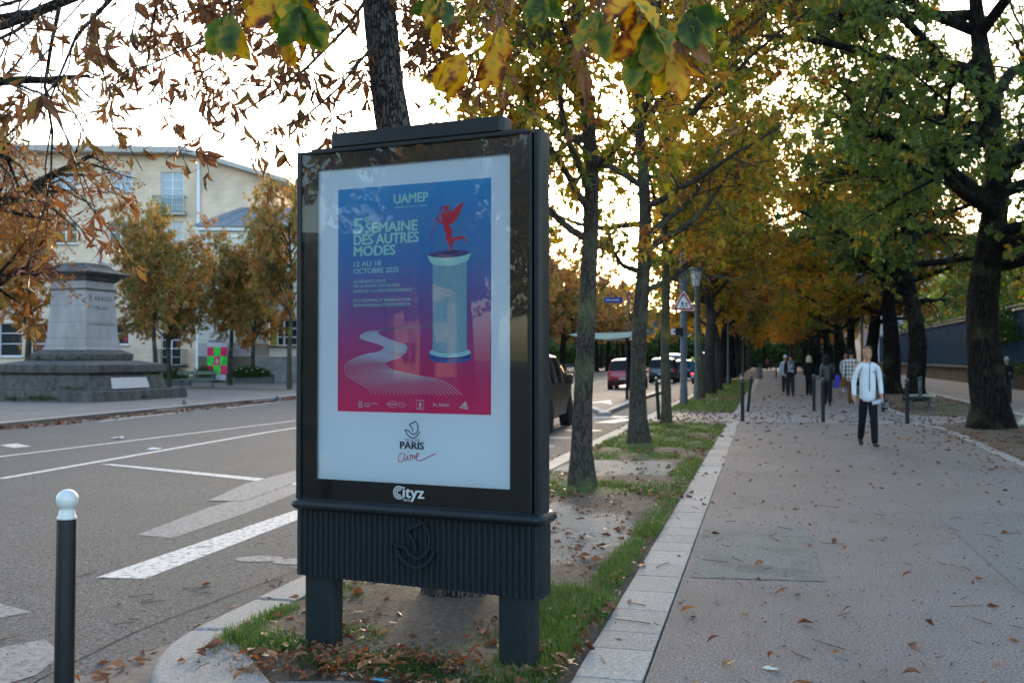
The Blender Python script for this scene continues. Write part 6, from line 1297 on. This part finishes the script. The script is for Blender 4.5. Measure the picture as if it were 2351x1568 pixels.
# ---------------------------------------------------------------- scooter and rider
x,y=G(1592,880,RZ); sc_=emp('scooter',(x,y,RZ),0,'motor scooter riding away between the lamp post and the cars, its red tail lamp lit','scooter')
for yy in (-.6,.62):
    wv=MB().tube([(-.06,yy,.25),(.06,yy,.25)],.25,18).build('wheel',M['rubber'],sc_,smooth=True); MB().tube([(-.065,yy,.25),(.065,yy,.25)],.13,10).build('rim',M['steel'],wv)
MB().prism([(-.85,.62),(-.7,.42),(-.3,.32),(.2,.28),(.35,.35),(.5,.9),(.42,.95),(.2,.42),(-.1,.45),(-.2,.78),(-.8,.80)],-.17,.17,'x').build('bodywork',mat('scooter_paint',(.01,.05,.08),.3,coat=.8),sc_,bevel=.04)
box('seat',(0,-.45,.82),(.26,.7,.09),M['rubber'],sc_,bevel=.03); MB().tube([(-.34,.42,1.02),(0,.48,1.05),(.34,.42,1.02)],.018,6).build('handlebar',M['rubber'],sc_); box('tail_lamp',(0,-.88,.68),(.16,.05,.09),mat('tail_lit',(1,.03,.03),.4,emit=1.6),sc_,bevel=.01); box('number_plate',(0,-.88,.48),(.17,.02,.15),mat('np',(.5,.5,.5),.5),sc_); box('mudguard',(0,-.75,.42),(.14,.2,.2),M['rubber'],sc_)
rd=emp('person',(x,y,RZ),0,'scooter rider in a blue jacket and a fluorescent yellow helmet','person')
tealm=cl('cloth_teal',(.015,.10,.16)); 
Jr=[(0,-.45,.92,.15,.13),(0,-.44,1.1,.15,.12),(0,-.38,1.3,.18,.12),(0,-.35,1.45,.10,.08),(0,-.34,1.52,.055),(.2,-.36,1.38,.07),(.3,-.15,1.18,.055),(.3,.25,1.08,.045),(-.2,-.36,1.38,.07),(-.3,-.15,1.18,.055),(-.3,.25,1.08,.045),(.14,-.35,.88,.1),(.2,.1,.82,.075),(.15,.12,.42,.055),(.15,.22,.38,.045),(-.14,-.35,.88,.1),(-.2,.1,.82,.075),(-.15,.12,.42,.055),(-.15,.22,.38,.045)]
b=skin('body',Jr,[(0,1),(1,2),(2,3),(3,4),(3,5),(5,6),(6,7),(3,8),(8,9),(9,10),(0,11),(11,12),(12,13),(13,14),(0,15),(15,16),(16,17),(17,18)],tealm,rd,1)
MB().lathe([(.09,-.12),(.12,-.06),(.135,.02),(.12,.09),(.07,.13),(.005,.145)],16).build('helmet',mat('helmet_yellow',(.45,.75,.02),.35),b,smooth='all',loc=(0,-.32,1.66)); box('visor',(0,-.2,1.65),(.18,.04,.09),M['rubber'],b,bevel=.02)
# ---------------------------------------------------------------- inscriptions fitted
bpy.context.view_layer.update()
dg=bpy.context.evaluated_depsgraph_get()
for o,y0,y1,z0,z1,xf in TX2:
    bb=o.bound_box; bx0=min(p[0] for p in bb);bx1=max(p[0] for p in bb);by0=min(p[1] for p in bb);by1=max(p[1] for p in bb)
    sx=(y1-y0)/(bx1-bx0); sy=(z1-z0)/(by1-by0); me=bpy.data.meshes.new_from_object(o.evaluated_get(dg)); n_=link('inscription',me,o.parent,(xf((z0+z1)/2)+.004,y0-bx0*sx,z0-by0*sy),o.rotation_euler); n_.scale=(sx,sy,1); bpy.data.objects.remove(o)
# ---------------------------------------------------------------- grass blades
def blades(name,n,x0,x1,y0,y1,h,wd,seed,thr=.25,label=None):
    g=np.random.default_rng(seed); x=g.uniform(x0,x1,n*4); y=g.uniform(y0,y1,n*4); cl_=np.sin(x*9+y*5)*np.sin(y*7-x*4)*.25+np.sin(x*31)*np.sin(y*27)*.2
    d=gdens(x,y)+cl_*.8; k=(g.random(n*4)<np.clip(d*1.1-.1,0,1))&(d>thr); x,y=x[k][:n],y[k][:n]; N=len(x)
    p=np.stack([x,y,np.full(N,-.0)],-1); a=g.uniform(0,6.28,N); dr=np.stack([np.cos(a),np.sin(a),0*a],-1); s=np.stack([-np.sin(a),np.cos(a),0*a],-1)*wd/2*g.uniform(.6,1.3,(N,1)); hh=(h*g.uniform(.35,1.25,N)*np.clip(gdens(x,y)+.3,.4,1.1))[:,None]; ln=g.uniform(.1,.8,(N,1))
    V=np.stack([p-s,p+s,p+[0,0,1]*hh*.55+dr*hh*ln*.25-s*.8,p+[0,0,1]*hh*.55+dr*hh*ln*.25+s*.8,p+[0,0,1]*hh*(1-.3*ln)+dr*hh*ln],1).reshape(-1,3)
    o=(np.arange(N)*5)[:,None]; F=(o[:,:,None]+np.array([[0,1,3],[0,3,2],[2,3,4]])[None]).reshape(-1,3)
    ob=link(name,bigmesh(name,V,F,GR,attrs={'tint':np.repeat(np.clip(g.normal(.45,.22,N),0,1),5)})); tag(ob,label or 'grass growing in the planting strip',kind='stuff'); ob['category']='grass'; return ob
GR=leafmat('grass_blade',[(0,(.035,.075,.012)),(.4,(.07,.14,.02)),(.75,(.13,.18,.035)),(1,(.25,.2,.09))],trans=.35)
blades('grass',26000,-3.05,-.96,4.6,9.5,.085,.0045,1,label='short green grass tufts in the bed around the display board')
blades('grass',26000,-3.05,-.98,9.5,25.8,.07,.009,2,.25,'green grass in the strip beyond the display board')
blades('grass',22000,-3.05,-1.0,29.8,75,.09,.022,3,.2,'grass in the strip beyond the crossing')
blades('grass',10000,3.8,6.9,13,75,.07,.018,4,.2,'thin grass under the trees right of the path')
# small weeds at the front of the bed
def weeds(n,fn,seed,size,name='weeds'):
    g=np.random.default_rng(seed); p=fn(g,n); d=nrm(g.normal(0,1,(len(p),3))*[1,1,.5]+[0,0,.7]); v,f,t=leaflets(g,p,d,size*g.uniform(.5,1.3,len(p)),np.clip(g.normal(.35,.2,len(p)),0,1),.6,.2)
    o=link(name,bigmesh(name,v,f,LF['ivy'],attrs={'tint':t})); tag(o,'low green weeds and moss at the front of the bed',kind='stuff'); o['category']='weeds'
def wf(g,n):
    c=np.array([(-1.5,4.72),(-1.35,4.66),(-1.65,4.80),(-1.25,4.75),(-1.8,4.85),(-2.1,4.9),(-1.2,5.95),(-1.15,6.1),(-1.35,5.9),(-2.45,5.05),(-2.6,5.02),(-1.9,5.0),(-2.3,4.8),(-1.55,4.95)]); i=g.integers(0,len(c),n); q=c[i]+g.normal(0,.075,(n,2)); return np.c_[q,g.uniform(.0,.035,n)]
weeds(7000,wf,5,.022)
# ---------------------------------------------------------------- fallen leaves
FL=[veinleaf('leaf_fallen_'+n_,r_) for n_,r_ in (('brown',[(0,(.24,.13,.07)),(.35,(.19,.085,.045)),(.7,(.12,.05,.03)),(1,(.06,.028,.018))]),('rust',[(0,(.30,.13,.05)),(.4,(.22,.075,.032)),(.8,(.13,.042,.022)),(1,(.08,.03,.015))]),('tan',[(0,(.36,.24,.13)),(.5,(.28,.16,.09)),(1,(.18,.09,.05))]))]
FM=[]
for i in range(9):
    v,f,t,uv=bigleaf(400+i,n=8,wd=[.42,.3,.5][i%3],curl=[.5,1.0,.25,.8,1.3][i%5],fold=[.5,1.1,.3,.8][i%4],tintbase=.45,jag=.07); v=v*[1,1,1]; v[:,2]-=v[:,2].min(); v[:,2]+=.01; FM.append(bigmesh('fallen_leaf',v,f,FL[i%3],attrs={'tint':t},uv=uv))
def lit(x,y):
    "how thickly leaves lie"
    d=np.full_like(x,.016)
    d=np.where((x<-.96)&(x>-3.0)&(y>4.5),.24,d); d=np.where((x>-1.25)&(x<-.98)&(y>4.5),.6,d); d=np.where((x>-2.6)&(x<-1)&(y>4.6)&(y<5.0),1.3,d)
    d=np.maximum(d,.9*np.exp(-((x+1.8)**2+(y-11.9)**2)/.7)); d=np.maximum(d,.5*np.exp(-((x+2)**2+(y-6.3)**2)/.5))
    d=np.where((x>-3)&(x<-1)&(y>7.2)&(y<10.6),.22,d)
    d=np.where((x>3.9)&(x<6.8),1.0,d); d=np.where((x>-3)&(x<-1)&(y>16),.5,d)
    d=np.where((x>2.2)&(x<3.9)&(y>10),.05+.25*np.clip((x-2.2)/1.6,0,1)**2,d); d=np.where((x>-.95)&(x<3.6)&(y>13),np.maximum(d,.05),d); d=np.where((x>-1.2)&(x<6.9)&(y>25)&(y<31),.25,d)
    d=np.where((y>30)&(x>-.9)&(x<3.6),.10,d)
    d=np.where((x<-3.3)&(x>-3.6),.3,d); d=np.where(x<-3.6,.012,d)
    return d
g=np.random.default_rng(12)
N=16000; xx=g.uniform(-4.4,7,N*9); yy=3.8+(g.random(N*9)**1.7)*62; dens=lit(xx,yy)*np.where(yy<12,1.0,.8); k=g.random(N*9)<dens*.42; xx,yy=xx[k],yy[k]
keepv=[]; dist=np.hypot(xx,yy); order=np.argsort(dist)
fixed=[(1.06,5.05,.17,0),(.25,5.03,.14,.8),(.02,5.65,.12,1.5),(.42,5.55,.13,.2),(.62,5.1,.13,2.2)]
zones={}
def zonelabel(x,y):
    if x<KX: return 'leaf fallen on the road asphalt','leaves fallen on the road'
    if x<-.96 and y<5.6: return 'curled leaf in the bed at the feet of the display board','leaves at the feet of the display board'
    if x<-.96: return 'leaf lying on the sandy strip beyond the display board','leaves on the strip beyond the display board'
    if x<-.6: return 'leaf lying on the pale paver border','leaves on the paver border'
    return 'dry brown leaf lying on the asphalt path','dry leaves scattered on the path'
def zat(x,y): return RZ+.004 if x<KX else (.03 if (-3.0<x<-.98 and y>4.7) else .006)
cnt=0; used=set(); r=random.Random(77)
def putleaf(x,y,s,rz,i):
    lb,gr=zonelabel(x,y); o=link('fallen_leaf',FM[i%9],None,(x,y,zat(x,y)+r.uniform(0,.008)),(r.uniform(-.15,.15),r.uniform(-.3,.3)+(math.pi if 0 else 0),rz)); o.scale=(s,s,s*r.uniform(.6,1.0)); tag(o,('brown ','rust coloured ','tan ')[i%3]+('half curled ','narrow ','flat broad ','long folded ','tightly rolled ')[i%5]+lb.replace('curled ','').replace('dry brown ',''),'leaf',gr)
for i,(x,y,s,rz) in enumerate(((.10,4.93,.19,-1.0),(.02,5.42,.10,.4),(-.18,5.36,.12,2.6),(.72,5.3,.11,1.2),(-.28,5.70,.09,2),(-.13,6.3,.08,.5),(.12,7.0,.11,1.8),(-.05,8.0,.13,2.6),(.62,8.6,.10,.3),(.55,9.1,.13,2.9),(1.0,7.7,.10,1),(1.55,5.6,.14,2),(1.5,6.3,.12,.3),(.5,6.5,.1,1.3),(-.45,6.4,.12,2))): putleaf(x,y,s,rz,i); cnt+=1
inview=(yy<13)&(xx>-4.2)&(xx<yy*.62+.3)
for j in order:
    if cnt>=290: break
    if not inview[j] or yy[j]<4.2: continue
    if r.random()<.55 and xx[j]>-.6 and False: continue
    putleaf(float(xx[j]),float(yy[j]),r.uniform(.05,.115)*(.75 if xx[j]>-.9 else 1),r.uniform(0,6.28),cnt); used.add(int(j)); cnt+=1
# the rest as one litter layer
rest=np.array([j for j in range(len(xx)) if j not in used]); n=len(rest); X=xx[rest];Y=yy[rest]
px=np.c_[X,Y,np.where(X<KX,RZ+.012,np.where((X<-.98)&(X>-3)&(Y>4.7),.04,.014))]; a=g.uniform(0,6.28,n); d=np.c_[np.cos(a),np.sin(a),g.normal(0,.12,n)]
v,f,t=leaflets(g,px,d,g.uniform(.05,.11,n)*np.where(Y>20,1.25,1),np.clip(g.normal(.55,.25,n),0,1),.42,.25)
LR=leafmat('leaf_litter',[(0,(.28,.17,.095)),(.4,(.21,.09,.045)),(.8,(.12,.045,.025)),(1,(.08,.03,.018))],trans=.15)
lo=link('leaf_litter',bigmesh('leaf_litter',v,f,LR,attrs={'tint':t})); tag(lo,'layer of fallen brown leaves on the strips and path',kind='stuff'); lo['category']='fallen leaves'
# gutter litter along the far kerb
n=1500; Yk=g.uniform(16,60,n); Xk=np.interp(Yk,[p[1] for p in FK],[p[0] for p in FK])+np.abs(g.normal(0,.35,n))+.05
v,f,t=leaflets(g,np.c_[Xk,Yk,np.full(n,RZ+.02)],np.c_[g.normal(0,1,(n,2)),np.zeros(n)],g.uniform(.1,.2,n),np.clip(g.normal(.55,.25,n),0,1),.5,.2)
lo=link('leaf_litter',bigmesh('leaf_litter',v,f,LR,attrs={'tint':t})); tag(lo,'brown leaves blown along the far gutter',kind='stuff'); lo['category']='fallen leaves'
# twigs and stalks
tw=mat('stalk',(.11,.06,.035),.85); TM=[]
for i in range(4):
    q=random.Random(i); P=[(0,0,.004)]; 
    for k_ in range(3): P.append((P[-1][0]+.33,P[-1][1]+q.uniform(-.05,.05),.006))
    mb=MB().tube(P,[.016,.014,.012,.010],4); TM.append(mb.build('t',tw).data)
for o in [o for o in bpy.data.objects if o.name.startswith('t') and o.data in TM and o.name.split('.')[0]=='t']: bpy.data.objects.remove(o)
for i in range(170):
    z_=r.random()
    if z_<.62: x=r.uniform(-.9,3.2); y=4.6+r.random()**1.5*7; lb='thin stalk lying on the asphalt path'; gp='stalks on the path'
    elif z_<.82: x=r.uniform(-3,-1); y=r.uniform(4.8,10.5); lb='thin twig lying on the strip around the display board'; gp='twigs on the strip'
    else: x=r.uniform(-5.5,-3.4); y=4.6+r.random()*5; lb='thin stalk lying on the road near the kerb'; gp='stalks on the road'
    if x>y*.62+.2: continue
    o=link('twig',TM[i%4],None,(x,y,zat(x,y)+.004),(0,0,r.uniform(0,3.14))); s=r.uniform(.08,.24); o.scale=(s,s,.22); tag(o,lb,'twig',gp)
# fine debris: straw, crumbs of leaf, pebbles
n=9000; dx=g.uniform(-3,-.97,n); dy=4.6+g.random(n)**1.3*8
v,f,t=leaflets(g,np.c_[dx,dy,np.full(n,.028)],np.c_[g.normal(0,1,(n,2)),g.normal(0,.15,n)],g.uniform(.008,.035,n),g.random(n),.35,.2)
n2=5000; dx=g.uniform(-.6,4,n2); dy=4.2+g.random(n2)**1.4*14
v2,f2,t2=leaflets(g,np.c_[dx,dy,np.full(n2,.006)],np.c_[g.normal(0,1,(n2,2)),g.normal(0,.1,n2)],g.uniform(.006,.03,n2),g.random(n2),.35,.2)
n3=2500; dx=g.uniform(-6,-3.35,n3); dy=3.8+g.random(n3)**1.4*8
v3,f3,t3=leaflets(g,np.c_[dx,dy,np.full(n3,RZ+.008)],np.c_[g.normal(0,1,(n3,2)),g.normal(0,.1,n3)],g.uniform(.006,.022,n3),g.random(n3),.35,.2)
DB=leafmat('debris',[(0,(.30,.25,.18)),(.3,(.18,.10,.05)),(.7,(.07,.045,.03)),(1,(.20,.19,.17))],trans=.05)
VV,FF=joinVF([(v,f),(v2,f2),(v3,f3)]); lo=link('leaf_crumbs',bigmesh('leaf_crumbs',VV,FF,DB,attrs={'tint':np.concatenate([t,t2,t3])})); tag(lo,'crumbs of dead leaf, straw and grit on bed, path and road',kind='stuff'); lo['category']='litter'
# a few bits of paper and a wrapper
for i,(x,y,s,c,lb) in enumerate(((.0,5.30,.035,(.4,.43,.40),'crumpled pale green paper scrap on the path in the foreground'),(1.62,5.45,.04,(.38,.36,.32),'pale dry scrap on the path at the lower right'),(-1.87,4.63,.035,(.05,.35,.5),'tiny blue and yellow wrapper at the lower edge of the bed'),(-11.2,16.5,.12,(.6,.6,.62),'white paper scrap on the road between the two lane lines'),(-13.5,18.6,.14,(.6,.6,.62),'white paper scrap on the road left of the lane lines'))):
    q=random.Random(i); vs=[(a*s+q.uniform(-.01,.01),b*s*.6+q.uniform(-.01,.01),q.uniform(.0,s*.3)) for b in (-1,0,1) for a in (-1,-.3,.3,1)]
    tag(MB().add(vs,[(j*4+k_,j*4+k_+1,(j+1)*4+k_+1,(j+1)*4+k_) for j in range(2) for k_ in range(3)]).build('paper_scrap',mat('scrap',c,.6),None,loc=(x,y,RZ+.008 if x<KX else .01)),lb,'litter')
